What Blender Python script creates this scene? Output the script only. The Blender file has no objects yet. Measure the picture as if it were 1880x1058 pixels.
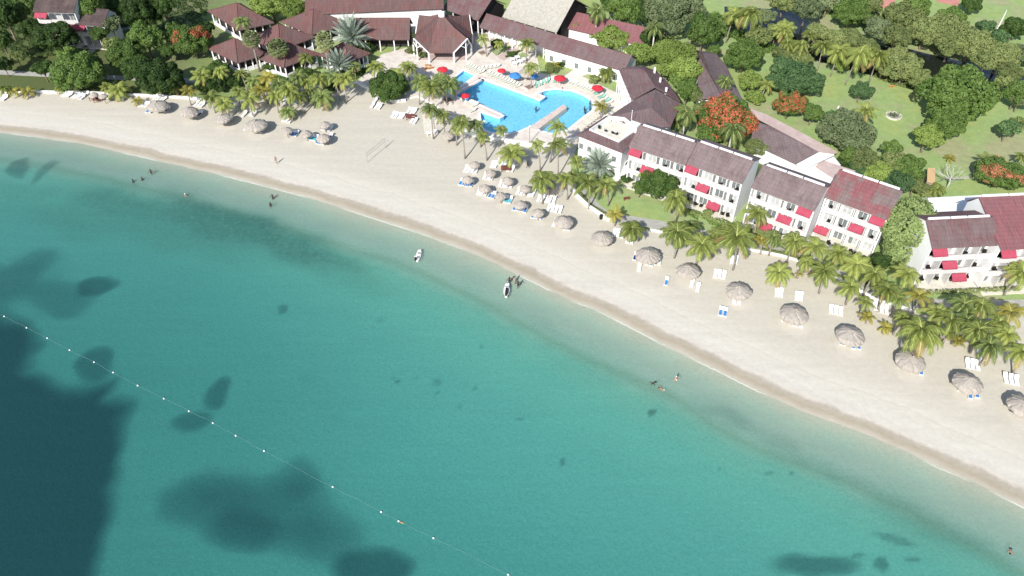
import bpy, bmesh, math, random
import numpy as np
from mathutils import Vector, Matrix, geometry
random.seed(7); RNG=np.random.default_rng(11)
S=bpy.context.scene; COL=S.collection
# ---------------------------------------------------------------- camera model (also turns photo points into ground points)
CH=92.0; TH=math.radians(44); FP=1420.0; sT,cT=math.sin(TH),math.cos(TH)
def G(u,v,h=0.0):
    a=(u-940)/FP;t=(v-529)/FP
    z=(CH-h)/(sT+t*cT)
    return Vector((a*z, z*(cT-sT*t), h))
def PX(h,v):        # metres per photo pixel (horizontal) at row v, height h
    return (CH-h)/(sT+(v-529)/FP*cT)/FP
def proj(x,y,z):
    d=z-CH; zz=y*cT-d*sT; q=-y*sT-d*cT
    return 940+FP*x/zz, 529+FP*q/zz
cam=bpy.data.cameras.new('camera'); camo=bpy.data.objects.new('camera',cam); COL.objects.link(camo)
camo.location=(0,0,CH); camo.rotation_euler=(math.pi/2-TH,0,0)
cam.sensor_width=36; cam.lens=36*FP/1880; cam.clip_end=6000; cam.clip_start=1
S.camera=camo
# ---------------------------------------------------------------- light
SUN_AZ=math.radians(65); SUN_EL=math.radians(37)
sl=bpy.data.lights.new('sun','SUN'); sl.energy=4.3; sl.angle=math.radians(.5); sl.color=(1,.96,.895)
so=bpy.data.objects.new('sun',sl); COL.objects.link(so)
sdir=Vector((math.cos(SUN_AZ)*math.cos(SUN_EL), math.sin(SUN_AZ)*math.cos(SUN_EL), -math.sin(SUN_EL)))
so.rotation_euler=sdir.to_track_quat('-Z','Y').to_euler()
W=bpy.data.worlds.new('World'); S.world=W; W.use_nodes=True
nt=W.node_tree; bg=nt.nodes['Background']; sk=nt.nodes.new('ShaderNodeTexSky'); sk.sky_type='NISHITA'; sk.sun_disc=False
sk.sun_elevation=SUN_EL; sk.sun_rotation=math.atan2(-sdir.x,-sdir.y); sk.altitude=50
nt.links.new(sk.outputs[0],bg.inputs[0]); bg.inputs[1].default_value=.11
S.view_settings.view_transform='Standard'; S.view_settings.look='None'; S.view_settings.exposure=.47; S.view_settings.gamma=1
# ---------------------------------------------------------------- materials
MATS={}
def newmat(name):
    m=bpy.data.materials.new(name); m.use_nodes=True; MATS[name]=m
    return m, m.node_tree.nodes, m.node_tree.links, m.node_tree.nodes['Principled BSDF']
def ramp(n,stops,mode='LINEAR'):
    r=n.new('ShaderNodeValToRGB'); e=r.color_ramp; e.interpolation=mode
    while len(e.elements)>1: e.elements.remove(e.elements[-1])
    e.elements[0].position=stops[0][0]; e.elements[0].color=(*stops[0][1],1)
    for p,c in stops[1:]:
        x=e.elements.new(p); x.color=(*c,1)
    return r
def noise(n,l,vec,scale,detail=4,rough=.6):
    t=n.new('ShaderNodeTexNoise'); t.inputs['Scale'].default_value=scale; t.inputs['Detail'].default_value=detail; t.inputs['Roughness'].default_value=rough
    if vec is not None: l.new(vec,t.inputs['Vector'])
    return t
def math_(n,l,op,a,b=None,c=None,clamp=False):
    m=n.new('ShaderNodeMath'); m.operation=op; m.use_clamp=clamp
    for i,x in enumerate((a,b,c)):
        if x is None: continue
        if isinstance(x,(int,float)): m.inputs[i].default_value=x
        else: l.new(x,m.inputs[i])
    return m.outputs[0]
def mix(n,l,fac,a,b,mode='MIX'):
    m=n.new('ShaderNodeMix'); m.data_type='RGBA'; m.blend_type=mode
    if isinstance(fac,(int,float)): m.inputs[0].default_value=fac
    else: l.new(fac,m.inputs[0])
    for i,x in ((6,a),(7,b)):
        if isinstance(x,tuple): m.inputs[i].default_value=(*x,1)
        else: l.new(x,m.inputs[i])
    return m.outputs[2]
def simple(name,c1,c2=None,scale=.6,rough=.85,bump=0,bscale=8,spec=.3,stretch=None,lo=.35,hi=.65):
    m,n,l,p=newmat(name)
    p.inputs['Roughness'].default_value=rough; p.inputs['Specular IOR Level'].default_value=spec
    g=n.new('ShaderNodeNewGeometry'); vec=g.outputs['Position']
    if stretch:
        tc=n.new('ShaderNodeTexCoord'); mp=n.new('ShaderNodeMapping'); mp.inputs['Scale'].default_value=stretch
        l.new(tc.outputs['Object'],mp.inputs['Vector']); vec=mp.outputs[0]
    if c2 is None: p.inputs['Base Color'].default_value=(*c1,1)
    else:
        t=noise(n,l,vec,scale,6,.65); r=ramp(n,[(lo,c1),(hi,c2)]); l.new(t.outputs['Fac'],r.inputs[0]); l.new(r.outputs[0],p.inputs['Base Color'])
    if bump:
        t2=noise(n,l,vec,bscale,3); b=n.new('ShaderNodeBump'); b.inputs['Strength'].default_value=bump; b.inputs['Distance'].default_value=.1
        l.new(t2.outputs['Fac'],b.inputs['Height']); l.new(b.outputs[0],p.inputs['Normal'])
    return m
def leafmat(name,c,c2,var=.35,trans=.35,rough=.55):
    m,n,l,p=newmat(name)
    at=n.new('ShaderNodeAttribute'); at.attribute_name='tone'
    oi=n.new('ShaderNodeObjectInfo')
    a=math_(n,l,'MULTIPLY',at.outputs['Fac'],.6); b=math_(n,l,'MULTIPLY',oi.outputs['Random'],.4); f=math_(n,l,'ADD',a,b)
    col=mix(n,l,f,c,c2)
    hs=n.new('ShaderNodeHueSaturation'); v=math_(n,l,'MULTIPLY_ADD',oi.outputs['Random'],var,1-var/2); l.new(v,hs.inputs['Value']); l.new(col,hs.inputs['Color'])
    p.inputs['Roughness'].default_value=rough; p.inputs['Specular IOR Level'].default_value=.25
    l.new(hs.outputs[0],p.inputs['Base Color'])
    tr=n.new('ShaderNodeBsdfTranslucent'); l.new(hs.outputs[0],tr.inputs[0])
    mx=n.new('ShaderNodeMixShader'); mx.inputs[0].default_value=trans
    l.new(p.outputs[0],mx.inputs[1]); l.new(tr.outputs[0],mx.inputs[2]); l.new(mx.outputs[0],n['Material Output'].inputs[0])
    return m
WHITE=simple('white_render',(.78,.78,.77),(.84,.84,.83),.35,.8)
WPAINT=simple('white_paint',(.8,.8,.8))
PIER=simple('grey_white_render',(.5,.49,.48),(.6,.59,.58),1.5)
PARA=simple('lattice_parapet',(.5,.485,.48),(.63,.615,.61),3.5)
PLASTIC=simple('white_plastic',(.82,.82,.82),rough=.45)
CREAM=simple('cream_plastic',(.66,.66,.56),rough=.5)
GREENP=simple('green_plastic',(.25,.55,.45),rough=.5)
BLUE=simple('blue_cloth',(.04,.18,.48),(.07,.27,.58),2)
NAVY=simple('navy_cloth',(.02,.04,.16))
CYAN=simple('cyan_cloth',(.05,.5,.6))
REDAWN=simple('red_canvas',(.33,.05,.085),(.38,.07,.105),1)
REDUMB=simple('red_umbrella_cloth',(.6,.03,.05))
GLASS=simple('window_glass',(.17,.19,.19),rough=.15,spec=.5)
SHADEIN=simple('interior_shade',(.035,.03,.03))  # near-black colour stands in for shade inside open-fronted buildings
CURT=simple('window_curtain',(.36,.37,.37),(.5,.51,.51),2.2)
BLACK=simple('black_rattan',(.02,.018,.017))
BROWNW=simple('brown_wood',(.14,.04,.035),(.2,.07,.055),2)
WOOD=simple('weathered_wood',(.25,.19,.14),(.36,.3,.24),3,stretch=(1,1,.2))
BARK=simple('bark',(.17,.13,.10),(.27,.22,.17),3)
PALMBARK=simple('palm_bark',(.22,.19,.16),(.33,.30,.26),4)
ROYALBARK=simple('pale_palm_bark',(.5,.47,.42),(.62,.6,.55),4)
DEADW=simple('bleached_wood',(.5,.47,.44),(.62,.59,.55),3)
THATCH=simple('thatch',(.30,.265,.225),(.44,.40,.355),2.6,.95,.5,16,lo=.3,hi=.7)
THATCH2=simple('pale_thatch',(.31,.295,.25),(.46,.44,.38),1.6,.95,.6,10,lo=.3,hi=.7)
CONC=simple('concrete_path',(.34,.33,.30),(.46,.45,.41),.9)
DECK=simple('deck_paving',(.60,.53,.46),(.74,.69,.62),.55,bump=.1)
COPING=simple('pool_coping',(.55,.43,.38),(.68,.58,.52),1.5)
PINK=simple('pink_paving',(.48,.36,.33),(.58,.47,.43),.6)
COURT=simple('court_red',(.5,.2,.16),(.58,.28,.23),.3)
TERRA=simple('terrace_floor',(.6,.57,.48),(.72,.69,.6),1)
SKIN=simple('skin',(.33,.2,.14)); SKIND=simple('dark_skin',(.07,.04,.03)); HAIR=simple('dark_hair',(.012,.01,.009))
SHIRTW=simple('white_shirt',(.75,.75,.72)); SHIRTR=simple('red_shirt',(.6,.04,.05)); SHORTB=simple('black_shorts',(.015,.015,.02)); SHORTC=simple('pale_shorts',(.6,.55,.42))
ORANGE=simple('orange_plastic',(.6,.28,.1)); ROPE=simple('pale_rope',(.2,.38,.34)); GREY=simple('grey_metal',(.3,.31,.32))
STONE=simple('stone_ring',(.55,.52,.42),(.7,.66,.56),4)
YBOARD=simple('orange_board',(.62,.42,.22))
HULL=simple('boat_hull',(.8,.8,.76),rough=.3)
def roofmat(name,a,b,c,red=.5,dirx=1):
    m,n,l,p=newmat(name); p.inputs['Roughness'].default_value=.8; p.inputs['Specular IOR Level'].default_value=.25
    tc=n.new('ShaderNodeTexCoord'); o=tc.outputs['Object']
    t=noise(n,l,o,.22,5,.7); r=ramp(n,[(red-.06,a),(red+.04,b)]); l.new(t.outputs['Fac'],r.inputs[0])
    mp=n.new('ShaderNodeMapping'); mp.inputs['Scale'].default_value=(2.2,.35,.35); l.new(o,mp.inputs['Vector'])
    t2=noise(n,l,mp.outputs[0],1.0,5,.7); r2=ramp(n,[(.3,(.76,.76,.76)),(.7,(1.2,1.18,1.17))]); l.new(t2.outputs['Fac'],r2.inputs[0])
    c1=mix(n,l,1.0,r.outputs[0],r2.outputs[0],'MULTIPLY')
    w=n.new('ShaderNodeTexWave'); w.wave_type='BANDS'; w.bands_direction='X'; w.inputs['Scale'].default_value=.55; w.inputs['Distortion'].default_value=.3; l.new(o,w.inputs['Vector'])
    w2=n.new('ShaderNodeTexWave'); w2.wave_type='BANDS'; w2.bands_direction='Y'; w2.inputs['Scale'].default_value=.42; w2.inputs['Distortion'].default_value=.5; l.new(o,w2.inputs['Vector'])
    ww=math_(n,l,'MINIMUM',w.outputs['Fac'],w2.outputs['Fac'])
    rr=ramp(n,[(0.0,(.88,.87,.87)),(.2,(1,1,1))]); l.new(ww,rr.inputs[0])
    c2=mix(n,l,.8,c1,rr.outputs[0],'MULTIPLY')
    t3=noise(n,l,o,3.5,3,.6); r3=ramp(n,[(.6,(0,0,0)),(.72,(1,1,1))]); l.new(t3.outputs['Fac'],r3.inputs[0])
    c3=mix(n,l,math_(n,l,'MULTIPLY',r3.outputs[0],.45),c2,c)
    l.new(c3,p.inputs['Base Color'])
    b=n.new('ShaderNodeBump'); b.inputs['Strength'].default_value=.4; b.inputs['Distance'].default_value=.08; l.new(ww,b.inputs['Height']); l.new(b.outputs[0],p.inputs['Normal'])
    return m
ROOFG=roofmat('grey_brown_roof_tiles',(.155,.115,.115),(.195,.15,.15),(.2,.14,.14),.45)
ROOFM=roofmat('maroon_roof_tiles',(.155,.08,.075),(.14,.09,.085),(.18,.1,.1),.5)
ROOFMR=roofmat('patchy_red_roof_tiles',(.225,.09,.096),(.185,.14,.135),(.2,.14,.14),.5)
ROOFMP=roofmat('faded_patchy_roof_tiles',(.21,.085,.09),(.165,.12,.12),(.19,.13,.13),.40)
ROOFR=roofmat('red_roof_tiles',(.235,.098,.105),(.215,.10,.108),(.23,.12,.125),.5)
ROOFMIX=roofmat('weathered_maroon_roof_tiles',(.155,.085,.088),(.16,.112,.113),(.2,.13,.13),.47)
ROOFD=roofmat('dark_roof_tiles',(.07,.05,.05),(.1,.075,.07),(.1,.08,.07),.5)
L_DARK=leafmat('dark_green_leaves',(.035,.078,.02),(.10,.165,.04))
L_MID=leafmat('mid_green_leaves',(.08,.16,.035),(.20,.29,.075))
L_LIME=leafmat('lime_green_leaves',(.18,.27,.055),(.32,.41,.11))
L_OLIVE=leafmat('olive_green_leaves',(.155,.21,.07),(.31,.36,.135))
L_BLUE=leafmat('blue_green_leaves',(.065,.145,.055),(.165,.265,.105))
L_GREY=leafmat('grey_green_leaves',(.13,.185,.085),(.27,.325,.16))
L_RED=leafmat('red_blossom',(.42,.07,.04),(.56,.16,.09),trans=.2)
L_RED2=leafmat('orange_blossom',(.42,.10,.06),(.52,.2,.12),trans=.2)
P_GREEN=leafmat('palm_leaflets',(.13,.19,.04),(.33,.37,.095),.4)
P_DEEP=leafmat('deep_green_palm_leaflets',(.11,.17,.05),(.25,.31,.095),.35)
P_YELL=leafmat('yellow_palm_leaflets',(.24,.22,.035),(.38,.34,.07),.3)
P_SILV=leafmat('silver_palm_leaves',(.2,.26,.2),(.36,.42,.34),.2)
P_FAN=leafmat('fan_palm_leaves',(.19,.25,.1),(.40,.43,.22),.25)
P_RIB=simple('palm_midrib',(.42,.45,.15)); P_DEAD=leafmat('dry_palm_leaves',(.25,.19,.07),(.36,.28,.11))
# ---------------------------------------------------------------- mesh helpers
class MB:
    def __init__(s): s.v=[]; s.f=[]; s.m=[]
    def add(s,vs,fs,mi=0):
        o=len(s.v); s.v+= [tuple(x) for x in vs]; s.f+=[tuple(i+o for i in f) for f in fs]; s.m+=[mi]*len(fs); return s
    def box(s,x0,x1,y0,y1,z0,z1,mi=0,M=None):
        vs=[Vector(q) for q in ((x0,y0,z0),(x1,y0,z0),(x1,y1,z0),(x0,y1,z0),(x0,y0,z1),(x1,y0,z1),(x1,y1,z1),(x0,y1,z1))]
        if M is not None: vs=[M@q for q in vs]
        return s.add(vs,[(3,2,1,0),(4,5,6,7),(0,1,5,4),(1,2,6,5),(2,3,7,6),(3,0,4,7)],mi)
    def tube(s,pts,rs,n=6,mi=0,cap=True):
        pts=[Vector(p) for p in pts]; rings=[]; o=len(s.v)
        if isinstance(rs,(int,float)): rs=[rs]*len(pts)
        for i,p in enumerate(pts):
            d=(pts[min(i+1,len(pts)-1)]-pts[max(i-1,0)]).normalized()
            a=d.orthogonal().normalized() if i==0 else (a-d*a.dot(d)).normalized()
            b=d.cross(a)
            for k in range(n):
                t=2*math.pi*k/n; s.v.append(tuple(p+(a*math.cos(t)+b*math.sin(t))*rs[i]))
        for i in range(len(pts)-1):
            for k in range(n):
                s.f.append((o+i*n+k,o+i*n+(k+1)%n,o+(i+1)*n+(k+1)%n,o+(i+1)*n+k)); s.m.append(mi)
        if cap:
            s.f.append(tuple(o+k for k in reversed(range(n)))); s.m.append(mi)
            s.f.append(tuple(o+(len(pts)-1)*n+k for k in range(n))); s.m.append(mi)
        return s
    def lathe(s,prof,n=16,mi=0,c=(0,0,0)):
        o=len(s.v)
        for r,z in prof:
            for k in range(n):
                t=2*math.pi*k/n; s.v.append((c[0]+r*math.cos(t),c[1]+r*math.sin(t),c[2]+z))
        for i in range(len(prof)-1):
            for k in range(n):
                s.f.append((o+i*n+k,o+i*n+(k+1)%n,o+(i+1)*n+(k+1)%n,o+(i+1)*n+k)); s.m.append(mi)
        return s
    def slab(s,pts,th,mi=0):      # closed slab from a 3-D outline, thickness downward; concave safe
        pts=[Vector(p) for p in pts]; n=len(pts)
        tris=geometry.tessellate_polygon([pts]); o=len(s.v)
        s.v+=[tuple(p) for p in pts]+[(p.x,p.y,p.z-th) for p in pts]
        nz=0
        for i in range(n):
            a=pts[i];b=pts[(i+1)%n]; nz+=(a.x*b.y-b.x*a.y)
        for t in tris:
            q=(pts[t[1]]-pts[t[0]]).cross(pts[t[2]]-pts[t[0]])
            if q.z<0: t=(t[0],t[2],t[1])
            s.f.append(tuple(o+i for i in t)); s.f.append(tuple(o+n+i for i in reversed(t))); s.m+=[mi,mi]
        for i in range(n):
            j=(i+1)%n; f=(o+i,o+n+i,o+n+j,o+j)
            if nz<0: f=f[::-1]
            s.f.append(f); s.m.append(mi)
        return s
    def mesh(s,name,mats,smooth=False):
        me=bpy.data.meshes.new(name); me.from_pydata(s.v,[],s.f)
        for m in (mats if isinstance(mats,(list,tuple)) else [mats]): me.materials.append(m)
        if len(me.polygons)==len(s.m): me.polygons.foreach_set('material_index',s.m)
        if smooth: me.polygons.foreach_set('use_smooth',[True]*len(me.polygons))
        me.update(); return me
    def build(s,name,mats,parent=None,smooth=False,loc=None):
        return obj(name,s.mesh(name,mats,smooth),parent,loc)
def obj(name,me,parent=None,loc=None,rz=0,sc=None):
    o=bpy.data.objects.new(name,me); COL.objects.link(o)
    if parent: o.parent=parent
    if loc is not None: o.location=loc
    if rz: o.rotation_euler=(0,0,rz)
    if sc is not None: o.scale=sc
    return o
def tag(o,label,cat,group=None):
    o['label']=label; o['category']=cat
    if group: o['group']=group
    return o
def thing(name,label,cat,loc=(0,0,0),rz=0,group=None):
    o=bpy.data.objects.new(name,None); COL.objects.link(o); o.location=loc; o.rotation_euler=(0,0,rz); o.empty_display_size=.3
    return tag(o,label,cat,group)
def struct(o,kind='structure'): o['kind']=kind; return o
ORD='zero first second third fourth fifth sixth seventh eighth ninth tenth eleventh twelfth thirteenth fourteenth fifteenth sixteenth seventeenth eighteenth nineteenth twentieth'.split()
ORD+=['twenty-'+x for x in ORD[1:10]]+['thirtieth']+['thirty-'+x for x in ORD[1:10]]
def inpoly(X,Y,poly):
    r=np.zeros(X.shape,bool); n=len(poly)
    for i in range(n):
        x1,y1=poly[i];x2,y2=poly[(i+1)%n]
        c=((y1>Y)!=(y2>Y)); xx=(x2-x1)*(Y-y1)/((y2-y1) if y2!=y1 else 1e-9)+x1
        r^= c&(X<xx)
    return r
#%%GROUND
# ---------------------------------------------------------------- ground, beach, sea
WZ=-.3
shore_px=[(0,243),(70,252),(150,264),(250,286),(330,304),(400,320),(480,340),(549,358),(640,386),(699,405),(780,431),(838,453),(909,483),(960,508),(1000,528),(1050,552),(1090,567),(1150,597),(1232,640),(1300,672),(1400,722),(1480,758),(1574,791),(1669,831),(1720,857),(1788,885),(1880,932),(2000,988)]
SH=[G(u,v,WZ) for u,v in shore_px]; SH=[SH[0]+(SH[0]-SH[1]).normalized()*900]+SH+[SH[-1]+(SH[-1]-SH[-3]).normalized()*900]
sh=np.array([(p.x,p.y) for p in SH])
def sdist(X,Y):
    best=np.full(X.shape,1e9); sg=np.ones(X.shape)
    for i in range(len(sh)-1):
        a=sh[i];b=sh[i+1];d=b-a;L=(d**2).sum()
        t=np.clip(((X-a[0])*d[0]+(Y-a[1])*d[1])/L,0,1)
        px=a[0]+t*d[0];py=a[1]+t*d[1]; q=np.hypot(X-px,Y-py)
        cr=d[0]*(Y-a[1])-d[1]*(X-a[0]); m=q<best-1e-6
        best=np.where(m,q,best); sg=np.where(m,np.sign(cr),sg)
    return best*sg
pool_px=[(886,144),(991,184),(1000,178),(986,171),(1003,165),(1023,163),(1049,166),(1071,174),(1086,184),(1091,194),(1088,203),(1072,215),(1060,225),(1042,239),(1012,246),(985,238),(972,233),(953,242),(933,245),(903,244),(890,239),(883,233),(880,208),(885,206),(918,217),(925,213),(870,189),(854,186),(832,173)]
spool_px=[(850,129),(873,139),(828,172),(805,165)]
DZ=.3
pool=[G(u,v,DZ) for u,v in pool_px]; spool=[G(u,v,DZ) for u,v in spool_px]
st=.7; xs=np.arange(-182,182.1,st); ys=np.arange(12,238,st)
X,Y=np.meshgrid(xs,ys); SD=sdist(X,Y)
Z=np.where(SD>=0,np.minimum(0,WZ+SD*.11),WZ+np.where(SD<0,-1.5*(1-np.exp(np.minimum(SD,0)/9.)),0))
ALLP=inpoly(X,Y,[(p.x,p.y) for p in [G(u,v) for u,v in [(790,120),(850,115),(1110,160),(1110,210),(1040,262),(880,258),(860,215),(790,180)]]])
Z=np.where(ALLP,-2.2,Z)
U=940+FP*X/(Y*cT+(CH-Z)*sT); Vv=529+FP*(-Y*sT+(CH-Z)*cT)/(Y*cT+(CH-Z)*sT)
U0,V0=U,Vv; wr=np.random.default_rng(5); du=np.zeros(U.shape); dv=np.zeros(U.shape)
for k in range(26):      # irregular outlines for the sea-grass beds
    L_=10**wr.uniform(.35,1.25); a1,a2=wr.uniform(0,6.28,2); kx,ky=math.cos(a1)*6.28/L_,math.sin(a1)*6.28/L_; am=L_*.34
    du+=am*np.sin(X*kx+Y*ky+a2); dv+=am*.7*np.sin(X*ky-Y*kx+a2*1.7)
U=U0+du*.52; Vv=V0+dv*.52
def blob(cx,cy,rx,ry,ang=0,soft=.35,amp=1.0):
    a=math.radians(ang); dx=(U-cx)*math.cos(a)+(Vv-cy)*math.sin(a); dy=-(U-cx)*math.sin(a)+(Vv-cy)*math.cos(a)
    d=np.sqrt((dx/rx)**2+(dy/ry)**2); x=np.clip((1+soft-d)/(2*soft),0,1); return amp*x*x*(3-2*x)
def polymask(poly,soft=14,amp=1):
    ins=inpoly(U,Vv,poly); best=np.full(U.shape,1e9)
    for i in range(len(poly)):
        a=np.array(poly[i],float);b=np.array(poly[(i+1)%len(poly)],float);d=b-a
        t=np.clip(((U-a[0])*d[0]+(Vv-a[1])*d[1])/(d**2).sum(),0,1); best=np.minimum(best,np.hypot(U-a[0]-t*d[0],Vv-a[1]-t*d[1]))
    s=np.where(ins,best,-best); x=np.clip(s/soft*.5+.5,0,1); return amp*x*x*(3-2*x)
weed=np.zeros(U.shape)       # sea-grass meadows and dark deep beds
for b in [polymask([(-300,560),(0,583),(62,604),(78,650),(55,690),(130,722),(215,703),(207,742),(243,757),(228,800),(237,870),(215,930),(205,1000),(185,1100),(-300,1200)],26,1.0),
  blob(180,536,36,20,-20,.3,.7),blob(180,677,34,24,-20,.35,.62),blob(405,732,34,22,-25,.35,.6),blob(355,785,34,22,-25,.4,.55),
  blob(352,928,58,44,-20,.6,.42),blob(500,945,120,66,8,.6,.55),blob(548,890,44,30,10,.6,.5),blob(452,990,62,38,10,.5,.62),blob(600,1005,70,50,0,.7,.45),blob(420,930,80,30,0,.8,.3),
  blob(690,1052,75,36,0,.35,.75),blob(1490,1052,85,22,0,.4,.62),blob(1612,1050,16,16,30,.4,.55),blob(30,525,95,40,-20,.5,.55),blob(120,560,60,28,0,.5,.45),
  blob(35,312,26,14,-20,.4,.5),blob(90,322,30,9,-30,.5,.4),blob(525,581,14,5,-10,.5,.45),blob(735,712,7,4,0,.5,.5),blob(770,700,6,5,0,.5,.35),blob(805,710,10,6,0,.5,.35),blob(803,727,4,3,0,.5,.5),
  blob(880,646,5,4,0,.5,.4),blob(861,700,5,3,0,.5,.4),blob(868,728,5,4,0,.5,.4),blob(845,752,5,5,0,.5,.35),blob(1182,764,6,5,0,.4,.55),blob(1038,858,6,5,0,.4,.5),blob(1065,842,5,4,0,.4,.35),
  blob(1427,876,6,4,0,.5,.5),blob(1414,880,5,4,0,.5,.4),blob(1454,882,9,4,0,.5,.4),blob(1312,868,5,4,0,.5,.3),blob(950,780,9,4,0,.5,.35),blob(1040,550,6,3,0,.5,.1),
  blob(1640,995,50,9,20,.6,.4),blob(1670,1035,16,8,0,.5,.4),blob(1575,1030,14,8,0,.5,.4),blob(560,705,18,9,0,.6,.2),blob(700,600,8,4,0,.5,.25),blob(620,770,40,14,0,.7,.12)]:
    weed=1-(1-weed)*(1-b)
olive=np.zeros(U.shape)
for b in [blob(420,425,150,34,13,.6,.8),blob(530,460,130,30,20,.6,.7),blob(250,392,130,32,8,.6,.6),blob(330,420,220,50,10,.6,.5),blob(180,372,50,14,-10,.6,.35),blob(170,412,170,32,5,.7,.45),blob(50,362,70,22,0,.7,.35),blob(330,440,200,36,10,.7,.3),blob(640,515,90,28,22,.7,.22),blob(1000,602,70,8,24,.6,.12),
  blob(1340,772,60,14,28,.7,.28),blob(1440,830,70,16,30,.7,.22),blob(1560,885,80,16,28,.7,.2),blob(1700,965,140,34,26,.7,.25)]:
    olive=np.maximum(olive,b)
deep=np.clip(blob(-150,1000,700,600,0,.8,.85)+blob(200,650,380,260,0,.8,.25)+blob(700,1250,900,260,0,.7,.3),0,1)  # darker lower-left sea: depth tone and vignette darkening put into the colour
U,Vv=U0,V0
worn=np.zeros(U.shape)
PALAPAS=[(288,191,40),(346,203,36),(407,215,34),(469,227,42),(525,237,23),(561,243,23),(595,227,22),(593,251,25),(871,300,20),(901,315,21),(932,329,22),(858,327,22),(890,343,23),(919,357,23),(964,344,22),(955,373,24),(988,388,24),(1035,404,37),(1106,434,41),(1190,466,46),(1264,494,46),(1357,531,47),(1460,574,53),(1563,613,54),(1674,660,54),(1779,700,54),(1880,742,54)]
for (u,v,w) in PALAPAS:
    q=G(u,v,2.2); R=w*PX(2.2,v)/2; d=np.hypot(X-q.x-.3,Y-q.y+.8); worn=np.maximum(worn,np.clip((R*1.15-d)/.6,0,1)*.6)
def gridmesh(name,facemask,mat,extra=None,zc=None):
    ny,nx=X.shape; fm=facemask[:-1,:-1]&facemask[1:,1:] if False else facemask[:-1,:-1]
    jj,ii=np.nonzero(fm); idx=jj*nx+ii
    F=np.stack([idx,idx+1,idx+nx+1,idx+nx],1); used=np.unique(F); rm=np.full(ny*nx,-1); rm[used]=np.arange(len(used)); F=rm[F]
    V=np.stack([X.ravel()[used],Y.ravel()[used],Z.ravel()[used] if zc is None else np.full(len(used),zc)],1)
    at={'sd':SD,'weed':weed,'olive':olive,'deep':deep,'worn':worn}
    A={k:a.ravel()[used] for k,a in at.items()}
    if extra is not None:
        o=len(V); V=np.vstack([V,np.array(extra[0])]); F=np.vstack([F,np.array(extra[1])+o])
        for k in A: A[k]=np.concatenate([A[k],np.full(len(extra[0]),{'sd':-70,'deep':.8}.get(k,0))])
    me=bpy.data.meshes.new(name); me.vertices.add(len(V)); me.vertices.foreach_set('co',V.ravel().astype('f'))
    me.loops.add(F.size); me.loops.foreach_set('vertex_index',F.ravel().astype('i')); me.polygons.add(len(F)); me.polygons.foreach_set('loop_start',np.arange(0,F.size,4).astype('i'))
    me.update(calc_edges=True); me.polygons.foreach_set('use_smooth',[True]*len(F))
    for k,a in A.items():
        q=me.attributes.new(k,'FLOAT','POINT'); q.data.foreach_set('value',a.astype('f'))
    me.materials.append(mat); return obj(name,me)
m,n,l,p=newmat('sand_and_seabed')
def attr(nm):
    a=n.new('ShaderNodeAttribute'); a.attribute_name=nm; return a.outputs['Fac']
g=n.new('ShaderNodeNewGeometry'); pos=g.outputs['Position']
sd=attr('sd')
n1=noise(n,l,pos,.12,4,.6).outputs['Fac']; n2=noise(n,l,pos,1.1,5,.7).outputs['Fac']; n3=noise(n,l,pos,.035,3,.5).outputs['Fac']
mpw=n.new('ShaderNodeMapping'); mpw.inputs['Rotation'].default_value=(0,0,math.radians(32)); mpw.inputs['Scale'].default_value=(.05,.55,.3); l.new(pos,mpw.inputs['Vector'])
ns=noise(n,l,mpw.outputs[0],1.0,6,.65).outputs['Fac']
# landward colour by distance from the water: wet sand, pale rubble band, dry sand
w1=math_(n,l,'MULTIPLY_ADD',n1,2.4,-1.2); w2=math_(n,l,'MULTIPLY_ADD',n2,.7,-.35)
sdl=math_(n,l,'ADD',sd,math_(n,l,'ADD',w1,w2))
sdx=math_(n,l,'MULTIPLY',sdl,1/40.,clamp=False)
DRY=(.55,.515,.435); BR=(.62,.59,.515); WET=(.36,.315,.24)
rl=ramp(n,[(0,(.46,.42,.35)),(.03,WET),(.055,(.40,.36,.30)),(.07,(.58,.54,.47)),(.12,BR),(.155,(.60,.565,.485)),(.19,(.62,.585,.505)),(.25,(.58,.54,.455)),(.32,DRY),(1,DRY)])
l.new(sdx,rl.inputs[0])
rs=ramp(n,[(.35,(.955,.955,.955)),(.65,(1.035,1.035,1.03))]); l.new(ns,rs.inputs[0])
land=mix(n,l,1.0,rl.outputs[0],rs.outputs[0],'MULTIPLY')
rn=ramp(n,[(.35,(.95,.945,.94)),(.68,(1.04,1.04,1.04))]); l.new(n2,rn.inputs[0]); land=mix(n,l,1.0,land,rn.outputs[0],'MULTIPLY')
nf=noise(n,l,pos,6.0,4,.7).outputs['Fac']; rf_=ramp(n,[(.3,(.93,.93,.93)),(.7,(1.05,1.05,1.05))]); l.new(nf,rf_.inputs[0]); land=mix(n,l,1.0,land,rf_.outputs[0],'MULTIPLY')
vf=n.new('ShaderNodeTexVoronoi'); vf.inputs['Scale'].default_value=1.9; l.new(pos,vf.inputs['Vector']); rf2=ramp(n,[(.05,(.86,.855,.85)),(.16,(1,1,1))]); l.new(vf.outputs['Distance'],rf2.inputs[0]); fo=ramp(n,[(.5,(0,0,0)),(.62,(1,1,1))]); l.new(noise(n,l,pos,.09,4,.6).outputs['Fac'],fo.inputs[0]); land=mix(n,l,fo.outputs[0],land,mix(n,l,1.0,land,rf2.outputs[0],'MULTIPLY'))
land=mix(n,l,math_(n,l,'MULTIPLY',attr('worn'),.55),land,(.68,.64,.57))
wl=math_(n,l,'SUBTRACT',1,math_(n,l,'ABSOLUTE',math_(n,l,'DIVIDE',math_(n,l,'SUBTRACT',sdl,7.3),.35)),clamp=True); land=mix(n,l,math_(n,l,'MULTIPLY',math_(n,l,'MULTIPLY',wl,n2),.35),land,(.38,.34,.27))
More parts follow.
